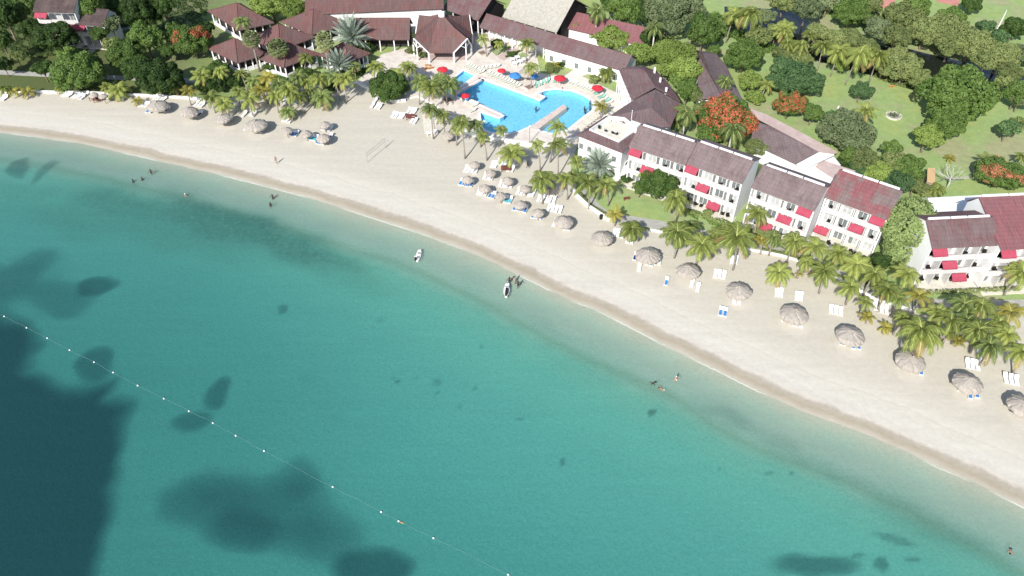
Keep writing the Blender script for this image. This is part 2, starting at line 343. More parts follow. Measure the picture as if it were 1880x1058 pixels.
# seaward colour by depth
sdw=math_(n,l,'ADD',sd,math_(n,l,'MULTIPLY_ADD',n1,4.0,-2.0)); sw=math_(n,l,'MULTIPLY',sdw,-1/50.)
rw=ramp(n,[(0,(.385,.37,.295)),(.03,(.36,.40,.32)),(.06,(.33,.43,.345)),(.13,(.285,.425,.345)),(.185,(.20,.385,.30)),(.235,(.115,.325,.25)),(.33,(.085,.30,.24)),(.5,(.07,.272,.228)),(1,(.05,.235,.205))])
l.new(sw,rw.inputs[0])
sea=rw.outputs[0]
# olive step in the sandbar
seam=math_(n,l,'SUBTRACT',1,math_(n,l,'ABSOLUTE',math_(n,l,'DIVIDE',math_(n,l,'ADD',math_(n,l,'ADD',sd,9.3),math_(n,l,'MULTIPLY_ADD',n3,6,-3)),1.5)),clamp=True)
sea=mix(n,l,math_(n,l,'MULTIPLY',seam,.32),sea,(.10,.20,.12))
ol=math_(n,l,'MULTIPLY',attr('olive'),math_(n,l,'MULTIPLY_ADD',n2,1.6,.35),clamp=True)
sea=mix(n,l,ol,sea,(.05,.155,.12))
dp=math_(n,l,'MULTIPLY_ADD',math_(n,l,'MULTIPLY_ADD',n3,.8,-.4),.35,attr('deep'),clamp=True)
sea=mix(n,l,math_(n,l,'MULTIPLY',dp,.8),sea,(.026,.142,.13))
nw=noise(n,l,pos,.3,8,.72).outputs['Fac']; wd=math_(n,l,'MULTIPLY_ADD',math_(n,l,'SUBTRACT',nw,.5),1.15,math_(n,l,'MULTIPLY',attr('weed'),1.3),clamp=True); wd2=math_(n,l,'MULTIPLY',wd,1.0,clamp=True)
wd3=math_(n,l,'MULTIPLY',math_(n,l,'MINIMUM',wd2,math_(n,l,'MULTIPLY_ADD',attr('weed'),.95,.02)),math_(n,l,'MULTIPLY',attr('weed'),3.0,clamp=True),clamp=True)
sea=mix(n,l,wd3,sea,(.007,.046,.05))
rn2=ramp(n,[(.3,(.965,.97,.97)),(.7,(1.035,1.03,1.03))]); l.new(ns,rn2.inputs[0]); sea=mix(n,l,1.0,sea,rn2.outputs[0],'MULTIPLY')
nf2=noise(n,l,pos,2.6,6,.75).outputs['Fac']; rn3=ramp(n,[(.3,(.86,.88,.88)),(.7,(1.14,1.12,1.12))]); l.new(nf2,rn3.inputs[0]); sea=mix(n,l,1.0,sea,rn3.outputs[0],'MULTIPLY')  # ripple and caustic speckle painted into the sea colour
island=math_(n,l,'GREATER_THAN',math_(n,l,'ADD',sd,0.0),0.0)
colr=mix(n,l,island,sea,land)
# thin broken foam line at the water's edge
fm=math_(n,l,'SUBTRACT',1,math_(n,l,'ABSOLUTE',math_(n,l,'DIVIDE',math_(n,l,'ADD',sd,math_(n,l,'MULTIPLY_ADD',n2,.5,-.15)),.16)),clamp=True)
fn=ramp(n,[(.45,(0,0,0)),(.56,(1,1,1))]); l.new(noise(n,l,pos,.05,3,.6).outputs['Fac'],fn.inputs[0])
colr=mix(n,l,math_(n,l,'MULTIPLY',math_(n,l,'MULTIPLY',fm,fn.outputs[0]),.75),colr,(.8,.78,.72))
l.new(colr,p.inputs['Base Color']); p.inputs['Roughness'].default_value=.95; p.inputs['Specular IOR Level'].default_value=.1
b=n.new('ShaderNodeBump'); b.inputs['Strength'].default_value=.35; b.inputs['Distance'].default_value=.12; l.new(n2,b.inputs['Height']); l.new(b.outputs[0],p.inputs['Normal'])
SAND=m
struct(gridmesh('beach',(SD>-.35)&(SD<95),SAND))
big=[(-2500,-1500,-1.83),(2500,-1500,-1.83),(2500,1200,-1.83),(-2500,1200,-1.83)]
struct(gridmesh('seabed',(SD<=-.35),SAND,(big,[(0,1,2,3)])))
# sea surface
m,n,l,p=newmat('sea_water')
g=n.new('ShaderNodeNewGeometry'); pos=g.outputs['Position']
a=noise(n,l,pos,1.6,5,.7); b=n.new('ShaderNodeBump'); b.inputs['Strength'].default_value=.5; b.inputs['Distance'].default_value=.12; l.new(a.outputs['Fac'],b.inputs['Height'])
tr=n.new('ShaderNodeBsdfTransparent'); tr.inputs[0].default_value=(.93,.98,.97,1); gl=n.new('ShaderNodeBsdfGlossy'); gl.inputs['Roughness'].default_value=.12; l.new(b.outputs[0],gl.inputs['Normal'])
dt=n.new('ShaderNodeVectorMath'); dt.operation='DOT_PRODUCT'; l.new(g.outputs['Incoming'],dt.inputs[0]); l.new(b.outputs[0],dt.inputs[1])
fr_=math_(n,l,'MULTIPLY_ADD',math_(n,l,'POWER',math_(n,l,'SUBTRACT',1,math_(n,l,'ABSOLUTE',dt.outputs['Value']),clamp=True),5),.98,.02)
mx=n.new('ShaderNodeMixShader'); l.new(fr_,mx.inputs[0]); l.new(tr.outputs[0],mx.inputs[1]); l.new(gl.outputs[0],mx.inputs[2]); l.new(mx.outputs[0],n['Material Output'].inputs[0])
SEAM=m
m=SAND.copy(); m.name='open_sea_water'; n=m.node_tree.nodes; l=m.node_tree.links; p=n['Principled BSDF']
for lk in list(l):
    if lk.to_node==p and lk.to_socket.name=='Normal': l.remove(lk)
at_=n.new('ShaderNodeAttribute'); at_.attribute_name='sd'; g=n.new('ShaderNodeNewGeometry'); pos=g.outputs['Position']
kk=ramp(n,[(0,(.0,.0,.0)),(.06,(.15,.15,.15)),(.22,(.6,.6,.6)),(.4,(.92,.92,.92)),(.6,(1,1,1))]); l.new(math_(n,l,'MULTIPLY',at_.outputs['Fac'],-1/30.),kk.inputs[0])
a=noise(n,l,pos,1.5,6,.75); b=n.new('ShaderNodeBump'); b.inputs['Strength'].default_value=.6; b.inputs['Distance'].default_value=.14; l.new(a.outputs['Fac'],b.inputs['Height']); l.new(b.outputs[0],p.inputs['Normal'])
tr=n.new('ShaderNodeBsdfTransparent'); tr.inputs[0].default_value=(.95,.99,.98,1); gl=n.new('ShaderNodeBsdfGlossy'); gl.inputs['Roughness'].default_value=.12; l.new(b.outputs[0],gl.inputs['Normal'])
dt=n.new('ShaderNodeVectorMath'); dt.operation='DOT_PRODUCT'; l.new(g.outputs['Incoming'],dt.inputs[0]); l.new(b.outputs[0],dt.inputs[1])
fr_=math_(n,l,'MULTIPLY_ADD',math_(n,l,'POWER',math_(n,l,'SUBTRACT',1,math_(n,l,'ABSOLUTE',dt.outputs['Value']),clamp=True),5),.98,.02)
m1=n.new('ShaderNodeMixShader'); l.new(kk.outputs[0],m1.inputs[0]); l.new(tr.outputs[0],m1.inputs[1]); l.new(p.outputs[0],m1.inputs[2])
m2=n.new('ShaderNodeMixShader'); l.new(fr_,m2.inputs[0]); l.new(m1.outputs[0],m2.inputs[1]); l.new(gl.outputs[0],m2.inputs[2]); l.new(m2.outputs[0],n['Material Output'].inputs[0])
gx0,gx1,gy0=float(xs[0]),float(xs[-1]),float(ys[0])
rv=[(-2500,-1500,WZ),(gx0,-1500,WZ),(gx0,150,WZ),(-2500,150,WZ),(gx1,-1500,WZ),(2500,-1500,WZ),(2500,30,WZ),(gx1,30,WZ),(gx0,gy0,WZ),(gx1,gy0,WZ)]
struct(gridmesh('water',(SD<2.0),m,(rv,[(0,1,2,3),(4,5,6,7),(1,4,9,8)]),WZ))
def sheet(name,pts,mat,z=None,px=True,kind='structure',holes=None):
    P=[(G(u,v,z) if px else Vector((u,v,z))) for u,v in pts]; loops=[P]+(holes or [])
    tris=geometry.tessellate_polygon(loops); allp=[q for lp in loops for q in lp]
    fs=[]
    for t in tris:
        c=(allp[t[1]]-allp[t[0]]).cross(allp[t[2]]-allp[t[0]]).z
        if abs(c)<1e-7: continue
        fs.append(t if c>0 else (t[0],t[2],t[1]))
    o=MB().add(allp,fs).build(name,mat); return struct(o,kind) if kind else o
# lawn (one sheet out to the horizon)
m,n,l,p=newmat('lawn_grass'); g=n.new('ShaderNodeNewGeometry'); pos=g.outputs['Position']
a=noise(n,l,pos,.07,4,.6); r=ramp(n,[(.36,(.33,.39,.14)),(.5,(.285,.39,.15)),(.62,(.34,.35,.19))]); l.new(a.outputs['Fac'],r.inputs[0])
a2=noise(n,l,pos,.6,6,.7); r2=ramp(n,[(.3,(.84,.86,.84)),(.7,(1.14,1.12,1.14))]); l.new(a2.outputs['Fac'],r2.inputs[0])
c=mix(n,l,1.0,r.outputs[0],r2.outputs[0],'MULTIPLY')
a3=noise(n,l,pos,5,4,.7); r3=ramp(n,[(.3,(.82,.82,.82)),(.7,(1.15,1.15,1.15))]); l.new(a3.outputs['Fac'],r3.inputs[0])
c=mix(n,l,1.0,c,r3.outputs[0],'MULTIPLY')
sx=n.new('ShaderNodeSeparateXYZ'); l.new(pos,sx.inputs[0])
lf=math_(n,l,'MULTIPLY_ADD',sx.outputs[0],-1/50.,-1.0,clamp=True)     # vignette-like darkening painted into the grass colour towards the west end
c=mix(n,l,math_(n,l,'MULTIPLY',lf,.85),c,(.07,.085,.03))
l.new(c,p.inputs['Base Color']); p.inputs['Roughness'].default_value=.95; p.inputs['Specular IOR Level'].default_value=.1
LAWN=m
lawn_px=[(-700,150),(-150,166),(0,170),(65,169),(170,171),(330,179),(378,183),(450,178),(520,170),(560,163),(650,154),(690,168),(745,90),(880,58),(1062,108),(1142,150),(1152,197),(1085,255),(1060,268),(1048,300),(1049,339),(1059,361),(1079,380),(1103,396),(1123,408),(1193,422),(1221,427),(1300,441),(1380,459),(1433,469),(1486,485),(1545,515),(1606,549),(1646,561),(1690,578),(1760,572),(1900,560),(2300,640)]
LP=[G(u,v,.03) for u,v in lawn_px]+[Vector((1500,60,.03)),Vector((2500,3500,.03)),Vector((-2500,3500,.03)),Vector((-2500,400,.03))]
sheet('lawn',[(q.x,q.y) for q in LP],LAWN,.03,px=False)
# pool terrace
deck_px=[(655,151),(700,100),(745,88),(845,82),(882,52),(905,66),(1000,100),(1062,118),(1125,132),(1152,192),(1118,214),(1062,254),(1040,264),(985,270),(930,260),(880,252),(842,240),(832,215),(795,190),(765,176),(722,188),(690,172)]
sheet('pool_deck',deck_px,DECK,DZ,holes=[pool,spool])
mb=MB(); D=[G(u,v,DZ) for u,v in deck_px]
for i in range(len(D)):
    a=D[i];b=D[(i+1)%len(D)]; mb.add([a,b,(b.x,b.y,-.3),(a.x,a.y,-.3)],[(0,1,2,3)])
struct(mb.build('pool_deck_edge',WHITE))
m,n,l,p=newmat('pool_floor'); g=n.new('ShaderNodeNewGeometry'); vo=n.new('ShaderNodeTexVoronoi'); vo.inputs['Scale'].default_value=1.6; vo.feature='DISTANCE_TO_EDGE'
nn=noise(n,l,g.outputs['Position'],.8,3,.5); mv=n.new('ShaderNodeMix'); mv.data_type='VECTOR'; mv.inputs[0].default_value=.25; l.new(g.outputs['Position'],mv.inputs[4]); l.new(nn.outputs['Color'],mv.inputs[5]); l.new(mv.outputs[1],vo.inputs['Vector'])
r=ramp(n,[(.0,(.25,.63,.83)),(.2,(.17,.54,.78)),(.5,(.155,.515,.765))]); l.new(vo.outputs['Distance'],r.inputs[0]); l.new(r.outputs[0],p.inputs['Base Color'])  # blue, paler along the edges of warped cells
POOLFLOOR=m
for nm,pl,fz in (('pool_basin',pool,-.9),('children_pool_basin',spool,-.5)):
    mb=MB()
    for i in range(len(pl)):
        a=pl[i];b=pl[(i+1)%len(pl)]; mb.add([a,b,(b.x,b.y,fz),(a.x,a.y,fz)],[(0,1,2,3)])
    P=[Vector((q.x,q.y,fz)) for q in pl]; mb.add(P,[t if (P[t[1]]-P[t[0]]).cross(P[t[2]]-P[t[0]]).z>0 else (t[0],t[2],t[1]) for t in geometry.tessellate_polygon([P])])
    struct(mb.build(nm,POOLFLOOR))
for nm,pl in (('pool_water',pool),('children_pool_water',spool)): sheet(nm,[(q.x,q.y) for q in pl],SEAM,DZ-.12,px=False)
# coping strips along the pool edges and the two deck fingers
def strip(mb,pts,w,z0,z1,closed=False):
    n_=len(pts); L=[];R=[]
    for i in range(n_):
        a=pts[(i-1)%n_] if (closed or i>0) else pts[i]; b=pts[(i+1)%n_] if (closed or i<n_-1) else pts[i]
        d=(b-a); d.z=0; d.normalize(); nrm=Vector((-d.y,d.x,0))
        L.append(pts[i]+nrm*w/2); R.append(pts[i]-nrm*w/2)
    k=n_ if closed else n_-1
    for i in range(k):
        j=(i+1)%n_; vs=[(q.x,q.y,z) for z in (z0,z1) for q in (L[i],R[i],R[j],L[j])]
        fs=[(4,5,6,7),(0,4,7,3),(1,2,6,5)]
        if not closed and i==0: fs.append((0,1,5,4))
        if not closed and i==k-1: fs.append((2,3,7,6))
        mb.add(vs,fs)
    return mb
struct(strip(MB(),pool,.55,DZ-.1,DZ+.03,True).build('pool_coping',WPAINT)); struct(strip(MB(),spool,.5,DZ-.1,DZ+.034,True).build('children_pool_coping',WPAINT))
for nm,q in (('pool_walkway',[(1034,192),(1041,197),(986,239),(971,234)]),):
    struct(MB().slab([G(u,v,DZ+.05) for u,v in q],1.1).build(nm,COPING))
for q,mt in (([(880,143),(888,146),(838,176),(830,171)],COPING),([(885,148),(992,186),(1000,179),(893,142)],DECK),([(868,192),(916,214),(923,209),(872,186)],COPING),([(880,140),(893,142),(888,149),(876,143)],COPING)):
    sheet('pool_paving',q,mt,DZ+.008)
# planted patches on the terrace
for i,q in enumerate([[(901,94),(912,78),(941,86),(912,103)],[(985,99),(1010,104),(1062,122),(1036,140),(992,134)],[(1068,140),(1110,125),(1132,137),(1146,190),(1132,170),(1110,160)],[(945,104),(960,96),(972,102),(955,110)]]):
    sheet('lawn_patch',q,LAWN,DZ+.012)
sheet('path_paving',[(912,105),(940,87),(952,92),(925,112)],PINK,DZ+.02)
# paths
def pathstrip(name,pts,w,mat,z=.045):
    P=[G(u,v,z) for u,v in pts]; struct(strip(MB(),P,w,z-.05,z).build(name,mat))
pathstrip('path',[(-200,130),(0,133),(100,138),(250,144),(330,147),(450,152),(560,152)],2.0,CONC)
pathstrip('garden_path',[(155,110),(170,90),(195,62),(240,50)],1.6,CONC,.055)
pathstrip('promenade',[(1068,350),(1078,368),(1100,388),(1130,400),(1205,412),(1290,430),(1380,446),(1445,462),(1500,482),(1560,515),(1620,545),(1660,556),(1780,562),(1900,560)],2.6,CONC,.05)
pathstrip('lawn_path',[(1068,362),(1090,372)],2.4,CONC,.06)
pathstrip('tiled_path',[(1356,199),(1400,215),(1456,244),(1530,284)],3.0,PINK,2.6)
for i,q in enumerate([[(1600,-12),(1645,-12),(1641,15),(1602,15)],[(1708,-12),(1768,-12),(1758,11),(1722,4)]]): sheet('tennis_court',q,COURT,.06)
m,n,l,p=newmat('stream_water'); p.inputs['Base Color'].default_value=(.018,.022,.016,1); p.inputs['Roughness'].default_value=.08
g=n.new('ShaderNodeNewGeometry'); a=noise(n,l,g.outputs['Position'],1.2,3); b=n.new('ShaderNodeBump'); b.inputs['Strength'].default_value=.15; l.new(a.outputs['Fac'],b.inputs['Height']); l.new(b.outputs[0],p.inputs['Normal'])
sheet('stream',[(1330,12),(1440,18),(1500,42),(1600,72),(1700,98),(1790,118),(1960,150),(1960,180),(1830,158),(1720,152),(1640,148),(1580,134),(1500,112),(1455,98),(1400,84),(1330,55)],m,.04)
sheet('stream_bank',[(1478,36),(1500,40),(1600,70),(1640,90),(1560,66),(1500,52)],LAWN,.055)
#%%TREES
# ---------------------------------------------------------------- vegetation meshes
def leafmesh(name,pos,nor,size,mat,tone=None,elong=1.0):
    n=len(pos); nor=nor/np.linalg.norm(nor,axis=1,keepdims=True)
    r=RNG.normal(size=(n,3)); a=np.cross(nor,r); a/=np.linalg.norm(a,axis=1,keepdims=True); b=np.cross(nor,a)
    s=size[:,None]; V=np.stack([pos-a*s*elong,pos-b*s*.62+nor*s*.12,pos+a*s*elong,pos+b*s*.62+nor*s*.12],1).reshape(-1,3)
    F=np.arange(4*n).reshape(-1,4)
    me=bpy.data.meshes.new(name); me.vertices.add(4*n); me.vertices.foreach_set('co',V.ravel().astype('f'))
    me.loops.add(4*n); me.loops.foreach_set('vertex_index',F.ravel().astype('i')); me.polygons.add(n); me.polygons.foreach_set('loop_start',np.arange(0,4*n,4).astype('i'))
    me.update(calc_edges=True); q=me.attributes.new('tone','FLOAT','FACE'); q.data.foreach_set('value',(RNG.random(n) if tone is None else tone).astype('f'))
    if mat: me.materials.append(mat)
    return me
def lobes_points(lobes,n,up=-.55):
    lo=np.array(lobes,float); w=lo[:,3]**2; w/=w.sum()
    k=RNG.choice(len(lo),size=int(n*2.2),p=w); d=RNG.normal(size=(len(k),3)); d/=np.linalg.norm(d,axis=1,keepdims=True)
    r=lo[k,3]*(RNG.uniform(.86,1.07,len(k))); p=lo[k,:3]+d*r[:,None]
    ok=d[:,2]>up-RNG.random(len(k))*.2
    for i in range(len(lo)):
        q=np.linalg.norm(p-lo[i,:3],axis=1); ok&=~((q<lo[i,3]*.8)&(k!=i))
    p=p[ok][:n]; d=d[ok][:n]; k=k[ok][:n]; p=p+np.sin(p[:,[1,2,0]]*9.3+p[:,[2,0,1]]*5)*.03*np.abs(lo[:,3]).mean()*3
    global TONE; TONE=RNG.random(len(lo))[k]*.55+RNG.random(len(p))*.45; return p,d
def crownpts(nl,nleaf,seed,flat=.8,lr=(.22,.40)):
    rs=np.random.default_rng(seed); lobes=[(0,0,0,.62)]
    for i in range(nl):
        a=i*2.39996+rs.random()*.5; z=rs.uniform(-.42,.95); rr=math.sqrt(max(0,1-z*z)); R=rs.uniform(.58,.84); q=rs.uniform(*lr)
        lobes.append((rr*R*math.cos(a),rr*R*math.sin(a),z*R*flat,q))
    return (*lobes_points(lobes,nleaf),TONE)
CPT={'S':[crownpts(15,2400,i,lr=(.15,.38)) for i in (1,2,3)],'M':[crownpts(30,5200,i+10,lr=(.11,.33)) for i in range(3)],'L':[crownpts(75,13000,i+20,lr=(.07,.25)) for i in range(3)]}
LSZ={'S':.088,'M':.062,'L':.042}
_cm={}
def crownmesh(cls,i,mat,sz=1.0):
    k=(cls,i,mat.name,sz)
    if k not in _cm:
        p,d,tn=CPT[cls][i]; nor=d*.8+RNG.normal(size=d.shape)*.45
        _cm[k]=leafmesh('crown',p,nor,LSZ[cls]*sz*RNG.uniform(.6,1.3,len(p)),mat,tn)
    return _cm[k]
def blossom(cls,i,mat,dens,seed):
    k=(cls,i,mat.name,dens,seed)
    if k not in _cm:
        rs=np.random.default_rng(seed)
        p,d,_t=CPT[cls][i]; c=np.sin(p[:,0]*5.1+seed)+np.sin(p[:,1]*4.7+1.7*seed)+np.sin(p[:,2]*6+p[:,0]*3)
        ok=(d[:,2]>-.25)&(c>dens)&(rs.random(len(p))<.62); q=p[ok]*1.03; dd=d[ok]
        q=np.repeat(q,2,0)+rs.normal(size=(2*len(q),3))*.02; dd=np.repeat(dd,2,0)
        _cm[k]=leafmesh('blossoms',q,dd+rs.normal(size=dd.shape)*.4,LSZ[cls]*.75*rs.uniform(.5,1.2,len(q)),mat)
    return _cm[k]
def trunkmesh(seed,mat=None):
    rs=random.Random(seed); mb=MB(); mb.tube([(0,0,-.1),(.03,.02,.3),(rs.uniform(-.05,.05),rs.uniform(-.05,.05),.62)],[.085,.06,.05],7)
    for k in range(5):
        a=k*1.26+rs.random(); x,y=math.cos(a),math.sin(a); mb.tube([(0,0,.5),(x*.22,y*.22,.8),(x*.5,y*.5,1.02)],[.042,.028,.01],5)
    return mb.mesh('trunk',mat or BARK,True)
TRUNKS=[trunkmesh(i) for i in range(4)]
ZONES={}
def T(zone,u,v,w,kind,asp=.78,hc=None): ZONES.setdefault((zone,'T'),[]).append((u,v,w,kind,asp,hc))
def P(zone,u,v,r,h,kind='coco',lean=None): ZONES.setdefault((zone,'P'),[]).append((u,v,r,kind,h,lean))
# ---- palms
def frond(mb,base,az,el,L,droop,width,nl,rs,mi=0,rib=1,tw=.3):
    p=Vector(base); ca,sa=math.cos(az),math.sin(az); perp=Vector((-sa,ca,0)); pts=[p.copy()]; tans=[]
    n=7
    for i in range(n):
        e=el-droop*((i+.5)/n)**1.2; t=Vector((ca*math.cos(e),sa*math.cos(e),math.sin(e))); tans.append(t); p=p+t*L/n; pts.append(p.copy())
    tans.append(tans[-1])
    for i in range(n):
        w0=.048*(1-i/n)+.014; w1=.048*(1-(i+1)/n)+.014
        up=tans[i].cross(perp).normalized()*-.02
        mb.add([pts[i]-perp*w0*L*.35+up*0,pts[i+1]-perp*w1*L*.35,pts[i+1]+perp*w1*L*.35,pts[i]+perp*w0*L*.35],[(0,1,2,3)],rib)
    for k in range(nl):
        f=.12+.86*k/(nl-1); x=f*n; i=min(int(x),n-1); q=pts[i].lerp(pts[i+1],x-i); t=tans[i]
        nrm=perp.cross(t).normalized()
        ll=width*(math.sin(math.pi*min(1,.18+f*.82))**.6)*(1.0 if f<.85 else .75)
        for s in (-1,1):
            d=(perp*s*.82+t*(.42+.3*f)-Vector((0,0,1))*(.28+rs.random()*.25)).normalized()
            wd=L/nl*.42; tt=t*wd
            e1=q+d*ll*.55+Vector((0,0,.02)); e2=q+d*ll-Vector((0,0,1))*ll*.18
            mb.add([q-tt,e1-tt*.9,e2,e1+tt*.9,q+tt],[(0,1,2,3,4)] if s>0 else [(4,3,2,1,0)],mi)
def addtone(me):
    a=me.attributes.new('tone','FLOAT','FACE'); a.data.foreach_set('value',RNG.random(len(me.polygons)).astype('f')); return me
def cococrown(seed,mat,nf=23,dead=True,dr=1.65):
    rs=random.Random(seed); mb=MB()
    for k in range(nf):
        f=k/(nf-1); az=k*2.39996+rs.uniform(-.2,.2); el=1.25-1.55*f+rs.uniform(-.12,.12); L=.62+.42*min(1,f*2)+rs.uniform(-.06,.06)
        frond(mb,(0,0,0),az,el,L,dr-.35*f+rs.uniform(-.2,.3),.31,17,rs,2 if (dead and f>.93) else 0)
    for k in range(5):
        a=k*1.3; mb.lathe([(0,-.045),(.035,-.02),(.035,.02),(0,.045)],5,1,(.07*math.cos(a),.07*math.sin(a),-.07))
    return addtone(mb.mesh('crown',[mat,P_RIB,P_DEAD]))
def silvercrown(seed):
    rs=random.Random(seed); mb=MB()
    for k in range(46):
        f=k/45; az=k*2.39996; el=1.45-1.75*f; frond(mb,(0,0,0),az,el,.95+rs.uniform(-.08,.08),.35,.14,14,rs,0,0)
    return addtone(mb.mesh('crown',[P_SILV,P_RIB,P_DEAD]))
def fancrown(seed):
    rs=random.Random(seed); mb=MB()
    for k in range(62):
        f=k/61; az=k*2.39996; el=1.4-2.3*f; d=Vector((math.cos(az)*math.cos(el),math.sin(az)*math.cos(el),math.sin(el))); c=d*.55
        a=d.orthogonal().normalized(); a=Vector((-math.sin(az),math.cos(az),0)); b=d.cross(a)
        for j in range(9):
            t=-1.35+2.7*j/8; dr=(d*math.cos(t)+a*math.sin(t)); s=a*math.cos(t)-d*math.sin(t); e=c+dr*.5*rs.uniform(.85,1.1)-Vector((0,0,.12)); m_=c+dr*.3
            mb.add([c,m_+s*.075,e,m_-s*.075],[(0,1,2,3)],2 if f>.9 else 0)
    return addtone(mb.mesh('crown',[P_FAN,P_RIB,P_DEAD]))
CROWNS={'coco':[cococrown(i,P_GREEN,(23,17,26,20,14,24,19,22)[i],True,(1.65,1.4,1.9,1.55,1.5,1.3,2.0,1.75)[i]) for i in range(8)],'deep':[cococrown(i+9,P_DEEP) for i in range(2)],'yellow':[cococrown(i+20,P_YELL,14,False,1.3) for i in range(2)],
 'royal':[cococrown(31,P_DEEP,16,False,2.0),cococrown(32,P_DEEP,16,False,2.1)],'silver':[silvercrown(1)],'fan':[fancrown(1),fancrown(2)]}
PK={'coco':('coconut_palm','coconut palm','light green'),'deep':('coconut_palm','coconut palm','deep green'),'yellow':('young_palm','palm','yellow-fronded young'),'royal':('royal_palm','royal palm','pale-trunked drooping'),'silver':('silver_palm','silver palm','spiky silver-leaved'),'fan':('fan_palm','fan palm','tall round-headed')}
TK={'dark':('leafy_tree','dark green leafy tree',L_DARK),'mid':('leafy_tree','mid green leafy tree',L_MID),'lime':('leafy_tree','bright lime green tree',L_LIME),'olive':('leafy_tree','olive green bushy tree',L_OLIVE),'blue':('spreading_tree','blue-green spreading tree',L_BLUE),'grey':('leafy_tree','grey-green leafy tree',L_GREY),'flame':('flame_tree','sparsely blossomed flame tree',L_MID),'flamer':('flame_tree','red-blossomed flame tree',L_MID),'shrub':('shrub','low dark green shrub',L_DARK),'bush':('shrub','low olive bush',L_OLIVE)}
exec_data=None
#%%DATA
z='in the far-left garden'
for a in [(8,28,62,'dark',1.1,7),(40,18,40,'mid',1,6),(101,68,84,'dark',.6,5.5),(145,133,104,'mid',.72,4),(30,105,32,'olive',.7,3),(78,126,42,'dark',.6,3.5),(6,120,32,'dark',.8,3),(190,8,66,'dark',1.1,6),(203,45,40,'grey',.9,5),(258,22,74,'dark',1,7.5),(300,12,44,'dark',1,8),(268,70,70,'mid',.8,5.5),(232,102,76,'mid',.8,4),(206,85,36,'olive',.9,3),(292,143,92,'dark',.7,3.8),(310,95,36,'dark',.7,3),(250,128,60,'dark',.8,3.4),(322,62,40,'dark',1,5),(353,76,72,'flame',.95,4.6),(2,75,40,'dark',1,6)]: T(z,*a)
T(z,168,14,52,'mid',1,8); T(z,60,52,44,'dark',.9,5); T(z,125,100,40,'mid',.7,3); T(z,182,62,34,'dark',.8,4)
z='between pavilions and beach'
for a in [(402,128,44,'dark',.7,2.2),(395,157,38,'dark',.7,1.8),(372,160,30,'shrub',.6,1.2),(378,55,30,'dark',1,4),(430,152,34,'shrub',.6,1.2),(716,160,74,'dark',.85,2.8),(497,122,28,'shrub',.5,1.4),(640,132,34,'shrub',.5,1.4),(668,88,40,'shrub',.5,1.2),(560,133,36,'shrub',.5,1.4),(470,160,32,'bush',.5,1.1),(610,160,30,'shrub',.5,1.0)]: T(z,*a)
T('behind the maroon pavilions',500,8,88,'lime',.55,5); T('behind the maroon pavilions',540,18,56,'lime',.7,5)
T('behind the maroon pavilions',470,-8,60,'lime',.6,5)
z='in poolside beds'
for a in [(757,92,26,'bush',.6,1.1),(775,101,20,'bush',.5,.8),(912,80,24,'shrub',.8,1.6),(1012,126,26,'bush',.8,1.4),(940,100,20,'shrub',.5,.8),(1090,146,22,'bush',.7,1.2),(1030,118,16,'shrub',.6,1)]: T(z,*a)
z='behind the walkway roof'
for a in [(1122,5,50,'dark',.9,6),(1148,18,70,'mid',1,6),(1182,22,50,'dark',1,6),(1225,24,104,'grey',.75,6.5),(1262,10,70,'grey',.8,7),(1292,60,70,'mid',.95,5),(1310,95,30,'mid',.8,3),(1125,70,70,'lime',.6,3.2),(1095,58,40,'lime',.6,2.8),(1166,62,28,'lime',1.2,3.2),(1172,100,60,'lime',.7,3.5),(1215,95,50,'lime',.8,5),(1243,105,76,'lime',.8,5.5),(1258,128,66,'lime',.7,5),(1225,130,40,'lime',.7,4),(1262,165,46,'mid',.9,4),(1285,178,36,'olive',.8,3.5),(1245,150,36,'mid',.8,3.5),(1195,70,46,'dark',.8,4)]: T(z,*a)
z='near the grey-roofed block'
for a in [(1366,102,76,'mid',.8,4.5),(1393,66,56,'olive',.7,4),(1377,148,46,'lime',.9,3),(1384,179,38,'lime',.6,1.6),(1420,150,46,'blue',.7,3),(1470,147,92,'blue',.65,4.2),(1440,125,60,'blue',.6,4),(1333,218,112,'flamer',.8,5),(1389,271,46,'olive',.8,3),(1432,287,32,'lime',.7,2),(1410,262,36,'mid',.7,2.5),(1300,245,50,'mid',.7,3),(1300,205,60,'olive',.6,3),(1450,192,62,'flamer',.8,3.6),(1492,208,46,'mid',.75,3)]: T(z,*a)
z='along the dark stream'
for a in [(1482,14,62,'grey',.8,5),(1440,5,60,'olive',.7,4),(1405,30,44,'grey',.7,4),(1425,60,40,'olive',.7,3.5),(1520,5,50,'grey',.8,4),(1564,24,76,'mid',.75,4.5),(1600,10,40,'olive',.7,4),(1614,52,58,'grey',.7,4.5),(1655,38,88,'olive',.75,5),(1680,14,58,'mid',.9,5),(1645,70,60,'olive',.7,4.5),(1700,60,70,'olive',.7,4.5),(1738,55,84,'olive',.7,5),(1748,32,54,'mid',.7,4),(1784,82,92,'olive',.65,4.5),(1745,85,60,'olive',.6,4),(1838,104,74,'olive',.7,4.5),(1810,112,60,'olive',.6,4),(1872,100,54,'grey',.8,4.5),(1855,132,50,'olive',.8,4),(1541,118,34,'lime',.8,2.4),(1625,118,60,'olive',.7,4),(1660,128,70,'olive',.75,4),(1690,148,52,'olive',.7,3.5),(1560,70,60,'olive',.6,3.5),(1590,88,56,'olive',.7,3.5),(1530,72,50,'olive',.7,3.5),(1500,60,46,'olive',.7,3),(1468,110,50,'olive',.6,2.5),(1440,100,44,'olive',.6,2.5),(1650,100,50,'olive',.6,3.5)]: T(z,*a)
z='on the open lawn'
